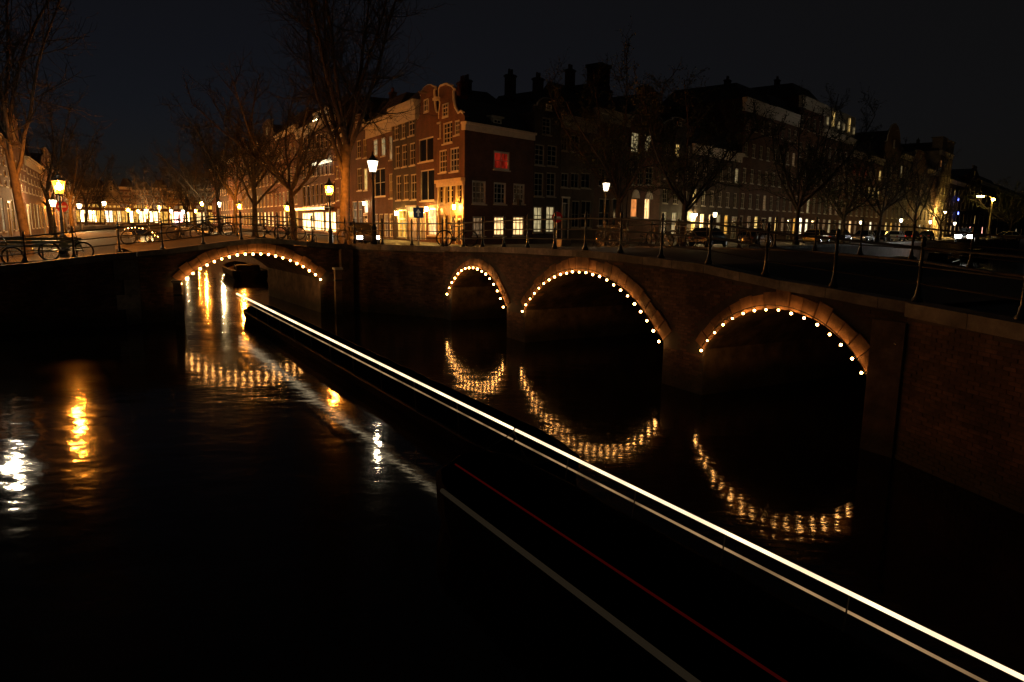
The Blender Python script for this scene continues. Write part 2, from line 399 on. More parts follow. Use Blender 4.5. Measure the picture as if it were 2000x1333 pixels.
# quay walls
def quay(label, A, B, ztop, z0=None, brick=False, capm=M_cap, L=1.3, capped=True):
    A = Vector((A[0],A[1],0)); B = Vector((B[0],B[1],0)); d = (B-A); ln = d.length; d.normalize()
    root = empty('quay_wall', A, ang(d), label, 'quay wall')
    n = max(1, int(ln/2)); mb = MB()
    for i in range(n):
        xa, xb = ln*i/n, ln*(i+1)/n
        mb.quad((xa,0,-1.4),(xb,0,-1.4),(xb,0,ztop(xb)-.2),(xa,0,ztop(xa)-.2))
    obj('wall', mb, M_mortar if brick else BRK, root)
    if capped:
        k = min(int(ln/L), 60); LL = ln/k if ln < 100 else L
        for i in range(k):
            xa, xb = LL*i+.006, LL*(i+1)-.006; mb = MB(); za, zb = ztop(xa), ztop(xb)
            mb.hexa([(xa,-.08,za-.22),(xb,-.08,zb-.22),(xb,.4,zb-.22),(xa,.4,za-.22),(xa,-.08,za+.02),(xb,-.08,zb+.02),(xb,.4,zb+.02),(xa,.4,za+.02)])
            obj('cap_stone', mb, capm, root)
    return root, ln
BRK = brickmat('quay_brick', (.13,.075,.055), (.09,.055,.042), (.07,.06,.05))
def brick_face(root, ln, ztop, x0=0., singles=0):
    L, Hh = .225, .068; cells = []
    for r_ in range(int(3.2/Hh)):
        z = .02+r_*Hh; x = x0+(r_ % 2)*L/2
        while x+L < ln:
            if z+Hh < min(ztop(x), ztop(x+L))-.24: cells.append((x,z))
            x += L
    mb = MB()
    for x, z in cells:
        y = -random.uniform(.004,.014); g = .006
        mb.hexa([(x+g,y,z+g),(x+L-g,y,z+g),(x+L-g,.02,z+g),(x+g,.02,z+g),(x+g,y,z+Hh-g),(x+L-g,y,z+Hh-g),(x+L-g,.02,z+Hh-g),(x+g,.02,z+Hh-g)])
    tag(obj('brick_courses', mb, M_brick, root), kind='stuff')
# between the bridges
r_, ln = quay('dark brick quay wall between the two bridges at the street corner', P1+Vector((.15,-.1,0)), P2+Vector((.2,-.35,0)), lambda x: 3.04, brick=True); brick_face(r_, ln, lambda x: 3.04)
# left bank, in front of the bench
LW0 = Vector((OL[0]-DLB[0]*11.5+.28, OL[1]-DLB[1]*11.5-.42, 0)); LW1 = Vector((OL[0]-DLB[0]*1.55+.28, OL[1]-DLB[1]*1.55-.42, 0))
ltop = lambda x: BL.top(-11.5+x)
rl, ln = quay('brick quay wall with pale corner stones left of the single arch', LW0, LW1, ltop, brick=True, L=1.0); brick_face(rl, ln-.55, ltop)
for i, (z0, z1, wd) in enumerate(((.05,.62,.5),(.62,1.18,.78),(1.18,1.75,.5),(1.75,2.48,.8))):
    mb = MB(); mb.box(ln-wd,-.05,z0+.006,ln+.02,.4,z1-.006); obj('quoin_stone', mb, M_cap, rl)
mb = MB(); mb.quad((ln,0,-1.4),(ln,.6,-1.4),(ln,.6,2.5),(ln,0,2.5)); obj('return_wall', mb, M_mortar, rl)
# right wing wall
RW0 = Vector((OR_[0]+DRB[0]*19.6-.26, OR_[1]+DRB[1]*19.6-.16, 0)); RW1 = Vector((8.55, 4.6, 0))
rtop = lambda x: 2.76-.03*x
rr, ln = quay('dark brick wing wall running toward the viewer at the far right', RW0, RW1, rtop, brick=True, L=1.1); brick_face(rr, ln, rtop)
# along the canals
quay('long quay wall of the corner block behind the left bridge', P1+Vector((DL[0],DL[1],0))*220, P1, lambda x: ZS+.04, L=2.4)
quay('long quay wall of the corner block behind the right bridge', P2, P2+Vector((DR[0],DR[1],0))*220, lambda x: ZS+.04, L=2.4)
quay('left bank quay wall of the canal behind the left bridge', QL, QL+Vector((DL[0],DL[1],0))*220, lambda x: 2.32, L=2.4)
quay('right bank quay wall of the canal behind the right bridge', Vector((7.5+DR[0]*190,12.2+DR[1]*190,0)), Vector((7.5,12.2,0)), lambda x: 2.66, L=2.4)

# fender piles beside the left arch
def fender(px, Y, zt, label, capm):
    P = Vector((slope(px)*Y, Y, 0)); e = empty('fender_pile', P, .5, label, 'mooring pile')
    mb = MB(); mb.box(-.14,-.14,-1.4,.14,.14,zt); obj('timber', mb, M_under, e)
    mb = MB(); mb.box(-.19,-.19,zt,.19,.19,zt+.09); obj('cap', mb, capm, e)
    mb = MB(); mb.box(-.16,-.17,zt-.5,.16,.17,zt-.42); obj('iron_band', mb, M_iron, e)
fender(338, 26.9, 1.62, 'dark timber fender pile left of the single arch', M_trimg)
fender(657, 30.9, 1.95, 'timber fender pile with pale cap right of the single arch', M_trim)

# ------------------------------------------------------------------ bulbs strung along the arches
BULB = emit('bulb_glow', (1.0,.44,.11), 44)
mb = MB(); n_ = 8
mb.lathe([(.001,-.052),(.025,-.045),(.044,-.025),(.051,0),(.044,.025),(.025,.045),(.001,.052)], 8); BULB_ME = mb.mesh('bulb'); BULB_ME.materials.append(BULB)
for p in BULB_ME.polygons: p.use_smooth = True
mb = MB(); mb.lathe([(.026,0),(.026,.06),(.012,.075)], 6); SOCK_ME = mb.mesh('socket'); SOCK_ME.materials.append(M_rubber)
def light_string(B, k, n, label, dz=-.0, y=-.14, sz=.92):
    f, ha, rad = B.arc(k, -.025)
    e = empty('light_string', B.root.location, ang(B.D), label, 'string lights', 'light strings lining the bridge arches')
    pts = []
    for i in range(n):
        t = -ha+2*ha*(i+.0)/(n-1); x, z = f(t); j = random.uniform(-.012,.012)
        b = obj('bulb', BULB_ME, None, e, (x+j, y, z+random.uniform(-.012,.012))); b.scale = (sz*random.uniform(.8,1.12),)*3
        obj('socket', SOCK_ME, None, b, (0,0,.05)); pts.append((x, y+.02, z+.105))
    mb = MB(); mb.tube(pts, .012, 4); obj('cable', mb, M_rubber, e)
light_string(BL, 0, 21, 'string of warm bulbs lining the single arch of the left bridge')
light_string(BR, 0, 17, 'string of warm bulbs lining the smallest and farthest arch of the right bridge', sz=.76)
light_string(BR, 1, 24, 'string of warm bulbs lining the wide middle arch of the right bridge', sz=.66)
light_string(BR, 2, 17, 'string of warm bulbs lining the nearest arch of the right bridge', sz=.52)

# ------------------------------------------------------------------ railings
def railing_meshes(h=1.0):
    mb = MB(); mb.lathe([(.095,0),(.095,.06),(.06,.1),(.05,.2),(.036,.24),(.032,h*.62),(.045,h*.64),(.045,h*.68),(.032,h*.7),(.029,h-.02),(.05,h),(.05,h+.04),(.03,h+.06),(.045,h+.1),(.03,h+.15),(.004,h+.17)], 8)
    me = mb.mesh('post'); me.materials.append(M_iron)
    for p in me.polygons: p.use_smooth = True
    return me
POST = railing_meshes(.98)
def railing(label, pts, rails=(.94,.62,.32), rad=(.026,.02,.02)):
    e = empty('iron_railing', pts[0], 0, label, 'railing')
    o = Vector(pts[0])
    for p in pts: obj('post', POST, None, e, Vector(p)-o)
    for a, b in zip(pts, pts[1:]):
        for h, r_ in zip(rails, rad):
            mb = MB(); mb.tube([Vector(a)-o+Vector((0,0,h)), Vector(b)-o+Vector((0,0,h))], r_, 6); obj('rail', mb, M_iron, e)
def bpts(B, y, xs):
    out_ = []
    for x in xs:
        out_.append(Vector((B.O[0]+B.D[0]*x-B.D[1]*y, B.O[1]+B.D[1]*x+B.D[0]*y, B.top(x))))
    return out_
def frange(a, b, st):
    n = int(round((b-a)/st)); return [a+(b-a)*i/n for i in range(n+1)]
railing('black iron railing on the front edge of the right bridge', bpts(BR, .12, frange(-.7,19.5,1.62))+[Vector((7.52+.09*0,12.2-1.9,2.70)), Vector((7.86,8.5,2.64)), Vector((8.1,6.6,2.59))])
railing('black iron railing on the back edge of the right bridge', bpts(BR, 8.45, frange(-.7,19.3,1.62)))
railing('black iron railing on the front edge of the left bridge', bpts(BL, .12, frange(-11.0,6.9,1.5)))
railing('black iron railing on the back edge of the left bridge', bpts(BL, 8.45, frange(-1.4,6.9,1.5)))
pa = P1+Vector((.25,.15,3.04)); pb = P2+Vector((-.1,-.1,3.06))
railing('short iron railing at the street corner between the bridges', [pa.lerp(pb, i/3) for i in range(4)])

# ------------------------------------------------------------------ street lamps
def glow_glass(name, c, s_):  # emission in the glass imitates the bloom around the bulb
    m = bpy.data.materials.new(name); m.use_nodes = True; n = m.node_tree; n.nodes.clear()
    o = n.nodes.new("ShaderNodeOutputMaterial"); e = n.nodes.new("ShaderNodeEmission"); e.inputs[0].default_value = (*c, 1); e.inputs[1].default_value = s_
    t = n.nodes.new("ShaderNodeBsdfTransparent"); t.inputs[0].default_value = (.85,.85,.85,1); a = n.nodes.new("ShaderNodeAddShader")
    n.links.new(e.outputs[0], a.inputs[0]); n.links.new(t.outputs[0], a.inputs[1]); n.links.new(a.outputs[0], o.inputs[0])
    m.cycles.emission_sampling = 'NONE'; return m
G_SOD = glow_glass('sodium_bloom_glass', (1,.36,.03), 1.9); G_WHT = glow_glass('white_bloom_glass', (1,.82,.55), 2.5)
E_SOD = emit('sodium_lamp', SODIUM, 5200); E_WHT = emit('white_lamp', WHITE, 420); E_FAR = emit('far_white_lamp', (1,.66,.28), 3600); E_FARO = emit('far_sodium_lamp', SODIUM, 7000)
def lamp_parts(h):
    post = MB(); post.lathe([(.17,0),(.17,.12),(.13,.2),(.12,.75),(.14,.8),(.1,.86),(.075,1.0),(.06,h*.6),(.075,h*.61),(.055,h*.63),(.045,h-.35),(.07,h-.33),(.045,h-.3),(.04,h-.05),(.09,h)], 10)
    br = MB()
    for k in range(4):
        t = k*math.pi/2+.4; c, s_ = math.cos(t), math.sin(t)
        br.tube([(.05*c,.05*s_,h-.32),(.13*c,.13*s_,h-.25),(.15*c,.15*s_,h-.12),(.11*c,.11*s_,h+.0)], .014, 5)
    gl = MB(); gl.lathe([(.13,h+.03),(.235,h+.5)], 6); bu = MB(); bu.lathe([(.002,h+.16),(.06,h+.19),(.092,h+.26),(.085,h+.33),(.045,h+.39),(.03,h+.44)], 8)
    cage = MB()
    for k in range(6):
        t = k*math.pi/3; c, s_ = math.cos(t), math.sin(t); cage.tube([(.136*c,.136*s_,h),(.245*c,.245*s_,h+.51)], .011, 4)
    cage.lathe([(.14,h-.02),(.15,h+.03)], 6); cap = MB()
    cap.lathe([(.265,h+.5),(.265,h+.53),(.17,h+.62),(.12,h+.64),(.12,h+.7),(.07,h+.74),(.03,h+.8),(.045,h+.84),(.005,h+.92)], 8)
    for k in range(8):
        t = k*math.pi/4; cap.lathe([(.018,0),(.028,.03),(.003,.09)], 5, (.235*math.cos(t),.235*math.sin(t),h+.53))
    return dict(post=post.mesh('post'), bracket=br.mesh('bracket'), lantern_glass=gl.mesh('lantern_glass'), bulb=bu.mesh('bulb'), lantern_cage=cage.mesh('lantern_cage'), lantern_cap=cap.mesh('lantern_cap'))
LPM = {}
def street_lamp(P, h, em, label, scale=1.0, group=None):
    key = (round(h,1), em.name)
    if key not in LPM:
        d = lamp_parts(h)
        for k, me in d.items(): me.materials.append(em if k == 'bulb' else (M_iron if k != 'lantern_glass' else (G_SOD if 'sodium' in em.name else G_WHT)))
        LPM[key] = d
    e = empty('street_lamp', P, random.uniform(0,1), label, 'street lamp', group); e.scale = (scale,)*3
    for k, me in LPM[key].items(): obj(k, me, None, e)
    return e
def lamp_at(px, py, Y, zg, em, label, group=None, scale=1.0):
    """lantern centre seen at (px, py), standing at depth Y on ground zg"""
    p = atY(px, py, Y); h = (p.z-zg)/scale-.28
    return street_lamp((p.x, Y, zg), round(max(h,1.6),1), em, label, scale, group)
lamp_at(728, 325, 31.9, 3.0, E_WHT, 'tall white street lantern with crown on the corner between the bridges')
lamp_at(643, 372, 42.2, 2.55, E_SOD, 'orange street lantern beside the big bare tree trunk', scale=1.15)
lamp_at(115, 368, 31.6, 2.28, E_SOD, 'bright orange street lantern behind the bench on the left bank', scale=1.15)
lamp_at(1184, 365, 45, 2.55, emit('white_lamp_lone', WHITE, 300), 'white street lantern standing alone before the dark houses right of the corner')
lamp_at(-31, 330, 26.6, 2.25, emit('white_lamp_edge', WHITE, 480), 'white street lantern at the left edge whose light falls on the canal', scale=1.5)

# ------------------------------------------------------------------ houses
class Row:
    def __init__(s, O, D): s.O = Vector((O[0],O[1],0)); s.D = Vector((D[0],D[1],0)).normalized()
    def t(s, px, py=440): return s.hit(px, py)[0]
    def hit(s, px, py):
        d = ray(px, py); D = s.D; n = Vector((-D.y, D.x, 0)); k = s.O.dot(n)/d.dot(n)
        p = Vector((d.x*k, d.y*k, CAM_H+d.z*k)); return (p-s.O).dot(D), p.z
    def at(s, t, z=0.): p = s.O+s.D*t; return Vector((p.x, p.y, z))
KC = (-3.6, 52.0)
ROWL = Row(KC, (.485,-.874)); ROWR = Row(KC, DR)
ROWB = Row((-27,34), DL)                # houses on the left bank

HB = {}
def brick(i):
    pal = [((.13,.047,.03),(.09,.035,.024)), ((.05,.036,.032),(.036,.028,.025)), ((.15,.055,.032),(.105,.042,.027)), ((.10,.04,.028),(.07,.03,.022)), ((.085,.06,.046),(.062,.046,.036)), ((.18,.09,.05),(.13,.07,.04)), ((.34,.29,.21),(.28,.24,.18))]
    c = pal[i % len(pal)]; return brickmat('house_brick_%d' % (i % len(pal)), c[0], c[1], (.09,.07,.055))
LIT = dict(
    warm=emit('lit_warm', (1,.62,.25), 1.5, .5), dim=emit('lit_dim', (1,.6,.28), .16, .6), yellow=emit('lit_yellow', (1,.66,.2), 1.1, .5),
    white=emit('lit_white', (1,.86,.55), 2.2, .6), red=emit('lit_red', (1,.05,.02), .13, .9, 1.6), orange=emit('lit_orange', (1,.33,.08), .8, .3),
    shop=emit('lit_shop', (1,.66,.26), 4, .8, 1.6), shopfar=emit('lit_shop_far', (1,.66,.25), 9, .8, .8), pink=emit('lit_pink', (1,.46,.38), 8, .5, .8),
    gold=emit('lit_gold', (1,.50,.08), 1.0, .8, 1.6), green=emit('lit_pale', (1,.78,.38), .4, .5), faint=emit('faint_reflection', (1,.5,.2), .012, .6))  # faint: emission imitating brown reflections on dark panes
def window(parent, x0, z0, x1, z1, lit=None, cols=2, rows=3, bar=.085, sill=True, rec=.1, trim=None, loc=(0,0,0), rz=0., thick=None):
    tm = trim or M_trim; w_, h_ = x1-x0, z1-z0; bar = min(bar, w_*.14)
    mb = MB(); ya, yb = rec-.06, rec+.04
    mb.box(x0,ya,z0,x0+bar,yb,z1); mb.box(x1-bar,ya,z0,x1,yb,z1); mb.box(x0+bar,ya,z1-bar,x1-bar,yb,z1); mb.box(x0+bar,ya,z0,x1-bar,yb,z0+bar)
    t = thick or .032
    for i in range(1, cols): x = x0+w_*i/cols; mb.box(x-t/2,ya+.02,z0+bar,x+t/2,yb-.01,z1-bar)
    for j in range(1, rows):
        z = z0+h_*j/rows; tt = t*(2.0 if rows >= 3 and j == (rows+1)//2 else 1); mb.box(x0+bar,ya+.016,z-tt/2,x1-bar,yb-.014,z+tt/2)
    o = obj('window', mb, tm, parent, loc, rz)
    g = MB(); g.quad((x0+bar*.5,rec+.025,z0+bar*.5),(x1-bar*.5,rec+.025,z0+bar*.5),(x1-bar*.5,rec+.025,z1-bar*.5),(x0+bar*.5,rec+.025,z1-bar*.5))
    obj('pane', g, LIT[lit] if lit else M_glass, o)
    if sill:
        s_ = MB(); s_.box(x0-.07,-.09,z0-.09,x1+.07,rec,z0); obj('sill', s_, tm, o)
    return o
def door(parent, x0, z0, x1, z1, lit=None, m=None, loc=(0,0,0), rz=0.):
    mb = MB(); mb.box(x0,.06,z0,x1,.14,z1-.45)
    for k in range(3): zz = z0+.15+k*.62; mb.box(x0+.12,.045,zz,x1-.12,.06,zz+.48)
    o = obj('door', mb, m or M_door, parent, loc, rz)
    fr = MB(); fr.box(x0-.1,-.03,z0,x0,.14,z1); fr.box(x1,-.03,z0,x1+.1,.14,z1); fr.box(x0-.16,-.08,z1,x1+.16,.14,z1+.14); fr.box(x0,.02,z1-.45,x1,.13,z1-.38); obj('door_frame', fr, M_trim, o)
    g = MB(); g.quad((x0,.1,z1-.38),(x1,.1,z1-.38),(x1,.1,z1),(x0,.1,z1)); obj('fanlight', g, LIT[lit] if lit else M_glass, o)
    hd = MB(); hd.lathe([(.02,0),(.035,.03),(.01,.05)], 6, (x1-.12,.03,z0+1.0)); obj('handle', hd, M_chrome, o)
    return o
def facade(mb, w_, h_, ops, rec=.1):
    xs = sorted({0, w_, *[v for o in ops for v in (o[0], o[2])]}); zs = sorted({0, h_, *[v for o in ops for v in (o[1], o[3])]})
    for xa, xb in zip(xs, xs[1:]):
        for za, zb in zip(zs, zs[1:]):
            cx, cz = (xa+xb)/2, (za+zb)/2
            if any(o[0] < cx < o[2] and o[1] < cz < o[3] for o in ops): continue
            mb.quad((xa,0,za),(xb,0,za),(xb,0,zb),(xa,0,zb))
    r2 = rec+.05
    for x0, z0, x1, z1 in ops:
        mb.quad((x0,0,z0),(x0,0,z1),(x0,r2,z1),(x0,r2,z0)); mb.quad((x1,0,z1),(x1,0,z0),(x1,r2,z0),(x1,r2,z1))
        mb.quad((x0,0,z1),(x1,0,z1),(x1,r2,z1),(x0,r2,z1)); mb.quad((x1,0,z0),(x0,0,z0),(x0,r2,z0),(x1,r2,z0))
def clean(ops, w_, h_):
    out_ = []
    for o in ops:
        x0, z0, x1, z1 = max(.06,o[0]), max(.03,o[1]), min(w_-.06,o[2]), min(h_-.06,o[3])
        if x1-x0 > .2 and z1-z0 > .2: out_.append((x0,z0,x1,z1)+tuple(o[4:]))
    return out_
NECK = [(0,0),(0,.07),(.04,.12),(.10,.13),(.16,.22),(.20,.42),(.22,.70),(.22,.80),(.17,.81),(.17,.86),(.26,.90),(.36,.97),(.5,1.0)]
BELL = [(0,0),(0,.1),(.06,.13),(.1,.3),(.2,.55),(.3,.66),(.32,.82),(.28,.84),(.36,.95),(.5,1.0)]
ROUND = [(0,0),(0,.35),(.1,.38),(.12,.55),(.2,.76),(.32,.93),(.5,1.0)]
SPOUT = [(0,0),(.40,.82),(.38,.84),(.38,1.0),(.5,1.0)]
def gable_part(e, w_, h_, gh, shape, bm, trim=None, attic=True, lit=None):
    pts = [(x*w_, h_+z*gh) for x, z in shape]; full = pts+[(w_-x, z) for x, z in reversed(pts[:-1])]
    mb = MB(); mb.prism(full, .02, .32); g = obj('gable', mb, bm, e)
    cop = MB(); cop.tube([(x, .12, z) for x, z in full[1:-1]], .10, 6); obj('coping', cop, trim or M_trimg, g)
    if attic:
        ww = min(.9, w_*.2)
        window(e, w_/2-ww/2, h_+gh*.25, w_/2+ww/2, h_+gh*.25+min(1.5,gh*.36), lit, 2, 2, rec=-.02, sill=True)
        hk = MB(); hk.tube([(w_/2,.1,h_+gh*.78),(w_/2,-.7,h_+gh*.78)], .05, 5); obj('hoist_beam', hk, M_trimg, e)
def house(label, row, pxa, pxb, ztop, ops, bm, style='flat', gh=3., depth=11., trim=None, lits=None, group=None, base=ZS, name='canal_house', roof_h=2.6, cornice_h=.7, chim=True, attic_lit=None, kindcat='house', ta=None, tb=None):
    """ops in facade metres: (x0, z0, x1, z1, lit, cols, rows) measured from the house's left corner and the street"""
    ta = row.t(pxa) if ta is None else ta; tb = row.t(pxb) if tb is None else tb
    w_ = tb-ta; h_ = ztop-base
    e = empty(name, row.at(ta, base), ang(row.D), label, kindcat, group)
    tm = trim or M_trim
    ops = clean(ops, w_, h_)
    mb = MB(); facade(mb, w_, h_, [o[:4] for o in ops]); obj('front_wall', mb, bm, e)
    for o in ops:
        lit = o[4] if len(o) > 4 else None; c = o[5] if len(o) > 5 else 2; r_ = o[6] if len(o) > 6 else 3
        if r_ == 0: door(e, o[0]+.1, o[1], o[2]-.1, o[3]-.14, lit)
        else: window(e, *o[:4], lit, c, r_, trim=tm)
    sd_ = MB(); sd_.quad((0,0,0),(0,0,h_),(0,depth,h_),(0,depth,0)); sd_.quad((w_,0,0),(w_,depth,0),(w_,depth,h_),(w_,0,h_)); sd_.quad((w_,depth,0),(0,depth,0),(0,depth,h_),(w_,depth,h_))
    obj('side_walls', sd_, bm, e)
    rf = MB()
    if style == 'flat':
        i = min(1.6, w_*.3)
        a, b_, c, d = (0,.25,h_), (w_,.25,h_), (w_,depth,h_), (0,depth,h_)
        A, B_, C_, D_ = (i,i+.4,h_+roof_h), (w_-i,i+.4,h_+roof_h), (w_-i,depth-i,h_+roof_h), (i,depth-i,h_+roof_h)
        for q in ((a,b_,B_,A),(b_,c,C_,B_),(c,d,D_,C_),(d,a,A,D_),(A,B_,C_,D_)): rf.quad(*q)
        r_ = obj('roof', rf, M_roof, e)
        co = MB(); ch = cornice_h
        co.box(-.05,-.10,h_-ch,w_+.05,.3,h_-ch*.35); co.box(-.14,-.24,h_-ch*.35,w_+.14,.3,h_-ch*.15); co.box(-.24,-.36,h_-ch*.15,w_+.24,.3,h_+.06)
        obj('cornice', co, tm, e)
    else:
        rh = gh*.8
        rf.quad((0,.3,h_),(w_/2,.3,h_+rh),(w_/2,depth,h_+rh),(0,depth,h_)); rf.quad((w_/2,.3,h_+rh),(w_,.3,h_),(w_,depth,h_),(w_/2,depth,h_+rh))
        rf.v += [(0,depth,h_),(w_,depth,h_),(w_/2,depth,h_+rh)]; rf.f.append((len(rf.v)-3,len(rf.v)-2,len(rf.v)-1))
        r_ = obj('roof', rf, M_roof, e)
        gable_part(e, w_, h_, gh, dict(neck=NECK, bell=BELL, round=ROUND, spout=SPOUT)[style], bm, trim, True, attic_lit)
    if chim:
        cx = w_*random.uniform(.15,.8); cyy = depth*random.uniform(.3,.6); hh = h_+roof_h+random.uniform(.6,1.6)
        cb = MB(); cb.box(cx,cyy,h_-.2,cx+.8,cyy+.6,hh); cb.box(cx-.07,cyy-.07,hh-.2,cx+.87,cyy+.67,hh-.08)
        cb.lathe([(.12,0),(.1,.45)], 6, (cx+.25,cyy+.3,hh)); cb.lathe([(.12,0),(.1,.45)], 6, (cx+.58,cyy+.3,hh)); obj('chimney', cb, bm, r_)
    return e, w_, h_
def zoomops(row, pxa, Z, lst, base=ZS):
    """openings given in an enlarged crop (x, y, scale) of the photograph -> facade metres"""
    t0 = row.t(pxa); out_ = []
    for q in lst:
        xa, ya, xb, yb = [Z[0]+q[0]/Z[2], Z[1]+q[1]/Z[2], Z[0]+q[2]/Z[2], Z[1]+q[3]/Z[2]]
        ym = (ya+yb)/2; xm = (xa+xb)/2
        out_.append((row.t(xa,ym)-t0, row.hit(xm,yb)[1]-base, row.t(xb,ym)-t0, row.hit(xm,ya)[1]-base)+tuple(q[4:]))
    return out_
def ztop_at(row, px, py): return row.hit(px, py)[1]
def grid_ops(w_, h_, cols, floors, lit=None, wfrac=.5, ground=3.6, door_col=None, hmul=.62, rows=3, glit=None):
    lit = lit or {}; out_ = []; pitch = w_/cols; fh = (h_-ground-.8)/max(1,floors-1)
    for f in range(floors):
        for c in range(cols):
            ww = min(1.35, pitch*wfrac); xc = pitch*(c+.5)
            if f == 0:
                if c == door_col: out_.append((xc-.65,.05,xc+.65,2.9,lit.get((0,c)),2,0)); continue
                out_.append((xc-ww/2-.05,.75,xc+ww/2+.05,ground-.55,lit.get((0,c),glit),2,3))
            else:
                z = ground+(f-1)*fh+.35; hh = fh*hmul*(1-.05*f); out_.append((xc-ww/2,z,xc+ww/2,z+hh,lit.get((f,c)),2,rows))
    return out_
Z3 = (560,140,3.703); Z4 = (740,140,3.7025); Z5 = (1040,140,3.7025); Z6 = (1360,140,3.509); Z7 = (1620,200,3.7026)

# --- corner house: gable front on the left row, long side on the right row
CH = empty('canal_house', (KC[0],KC[1],ZS), 0, 'brick corner house with curved neck gable and bright wooden shopfront', 'house')
tl = ROWL.t(857); wF = -tl; aL = ang(ROWL.D); hF = ztop_at(ROWL, 878, 236)-ZS
P0 = ROWL.at(tl)-ROWL.O
fops = clean(zoomops(ROWL, 857, Z4, [(412,385,447,485,None,2,3),(462,365,530,520,None,3,4),(545,352,582,460,None,2,3),(432,568,490,732,None,3,4),(513,550,578,725,'faint',3,4),
    (432,815,475,955,'faint',2,3),(485,812,537,955,'faint',2,3),(550,808,594,955,'faint',2,3),(440,1045,480,1190,'dim',2,3),(495,1042,540,1190,'dim',2,3),(555,1062,594,1225,None,2,0)]), wF, hF)
mb = MB(); facade(mb, wF, hF, [o[:4] for o in fops]); obj('front_wall', mb, brick(2), CH, P0, aL)
FR = obj('front_trim', MB().box(-.08,-.12,hF-.02,.5,.0,hF+.1), M_trim, CH, P0, aL)
for o in fops:
    if o[6] == 0:
        d_ = door(CH, o[0]+.08, o[1], o[2]-.08, o[3]-.14, None, None, P0, aL)
    else: window(CH, *o[:4], o[4], o[5], o[6], loc=P0, rz=aL, bar=.1, trim=M_trim if o[1] > 4 else M_wood)
# wooden shopfront: cornice, posts, panelled board
zc = ROWL.hit(878,354)[1]-ZS; zp = [ROWL.hit(878,y)[1]-ZS for y in (401,421)]
mb = MB(); mb.box(-.05,-.35,zc-.12,wF+.1,-.005,zc+.12); mb.box(-.02,-.22,zc-.4,wF+.06,-.005,zc-.12); obj('shopfront_cornice', mb, M_wood, CH, P0, aL)
for i in range(5):
    x = .06+(wF-.22)*i/4; mb = MB(); mb.box(x,-.12,.0,x+.16,-.005,zc-.4); mb.box(x-.03,-.16,.0,x+.19,-.005,.35); obj('shopfront_post', mb, M_wood, CH, P0, aL)
for i in range(4):
    xa = .06+(wF-.22)*i/4+.18; xb = .06+(wF-.22)*(i+1)/4-.02; mb = MB(); mb.box(xa,-.06,zp[1],xb,-.005,zp[0]); mb.box(xa+.12,-.09,zp[1]+.1,xb-.12,-.06,zp[0]-.1); obj('shopfront_board', mb, M_wood, CH, P0, aL)
# gable
gpx = [(402,352),(410,335),(428,300),(436,262),(440,222),(420,205),(424,190),(430,140),(426,128),(440,104),(482,88),(524,104),(541,128),(533,142),(535,200),(545,255),(572,300),(588,285),(606,300),(606,330)]
gp = []
for x, y in gpx:
    t, z = ROWL.hit(Z4[0]+x/Z4[2], Z4[1]+y/Z4[2]); gp.append((min(max(t-tl,0),wF), z-ZS))
gp = [(0,hF)]+[q for q in gp if q[1] > hF+.05]+[(wF,hF)]
mb = MB(); mb.prism(gp, .02, .34); g_ = obj('gable', mb, brick(2), CH, P0, aL)
mb = MB(); mb.tube([(x,.08,z) for x, z in gp[1:-1]], .11, 6); obj('coping', mb, M_trim, g_)
ww = fops; att = zoomops(ROWL, 857, Z4, [(465,232,505,328)])[0]
window(CH, *att[:4], None, 2, 3, rec=-.02, loc=P0, rz=aL)
mb = MB(); mb.box(att[0]-.9,-.5,att[3]+.35,att[0]-.1,-.2,att[3]+.55); obj('hoist_beam', mb, M_trim, CH, P0, aL)
# side
wS = ROWR.t(1040); hS = ztop_at(ROWR, 905, 252)-ZS; aR = ang(ROWR.D)
sops = clean(zoomops(ROWR, 905.5, Z4, [(825,578,940,712,'red',2,2),(668,790,768,958,'faint',3,4),(825,803,915,960,None,3,4),(967,812,1050,958,'faint',3,4),(672,1048,760,1190,'dim',3,3),(825,1046,910,1190,'warm',3,3),(962,1046,1047,1190,'warm',3,3)]), wS, hS)
mb = MB(); facade(mb, wS, hS, [o[:4] for o in sops]); obj('side_wall', mb, brick(3), CH, (0,0,0), aR)
for o in sops: window(CH, *o[:4], o[4], o[5], o[6], rz=aR, bar=.13)
mb = MB(); mb.box(-.05,-.12,hS-.05,wS,.3,hS+.35); mb.box(-.12,-.3,hS+.35,wS,.3,hS+.52); obj('cornice', mb, M_trim, CH, (0,0,0), aR)
def w2(t, inn, z): p = ROWR.D*t+Vector((-ROWR.D.y,ROWR.D.x,0))*inn; return (p.x,p.y,z)
def w3(t, v, z): p = ROWR.D*t-ROWL.D*v; return (p.x,p.y,z)
mb = MB(); zr = hS+2.6   # roof with its ridge parallel to the side wall
mb.quad(w3(.35,.1,hS+.5), w3(wS,.1,hS+.5), w3(wS,wF/2,zr), w3(.35,wF/2,zr)); mb.quad(w3(.35,wF/2,zr), w3(wS,wF/2,zr), w3(wS,wF,hS+.4), w3(.35,wF,hS+.4))
mb.v += [w3(wS,.1,hS+.5), w3(wS,wF,hS+.4), w3(wS,wF/2,zr)]; mb.f.append((8,9,10)); obj('roof', mb, M_roof, CH)
mb = MB(); mb.quad(w3(wS,.0,0), w3(wS,wF,0), w3(wS,wF,hS), w3(wS,0,hS)); obj('end_wall', mb, brick(3), CH)
do = zoomops(ROWR, 905.5, Z4, [(858,340,915,425)])[0]
mb = MB(); mb.box(do[0]-.12,.55,do[1]-.3,do[2]+.12,2.2,do[3]+.1); mb.box(do[0]-.25,.4,do[3]+.1,do[2]+.25,2.3,do[3]+.24); dm = obj('dormer', mb, M_trimg, CH, (0,0,0), aR)
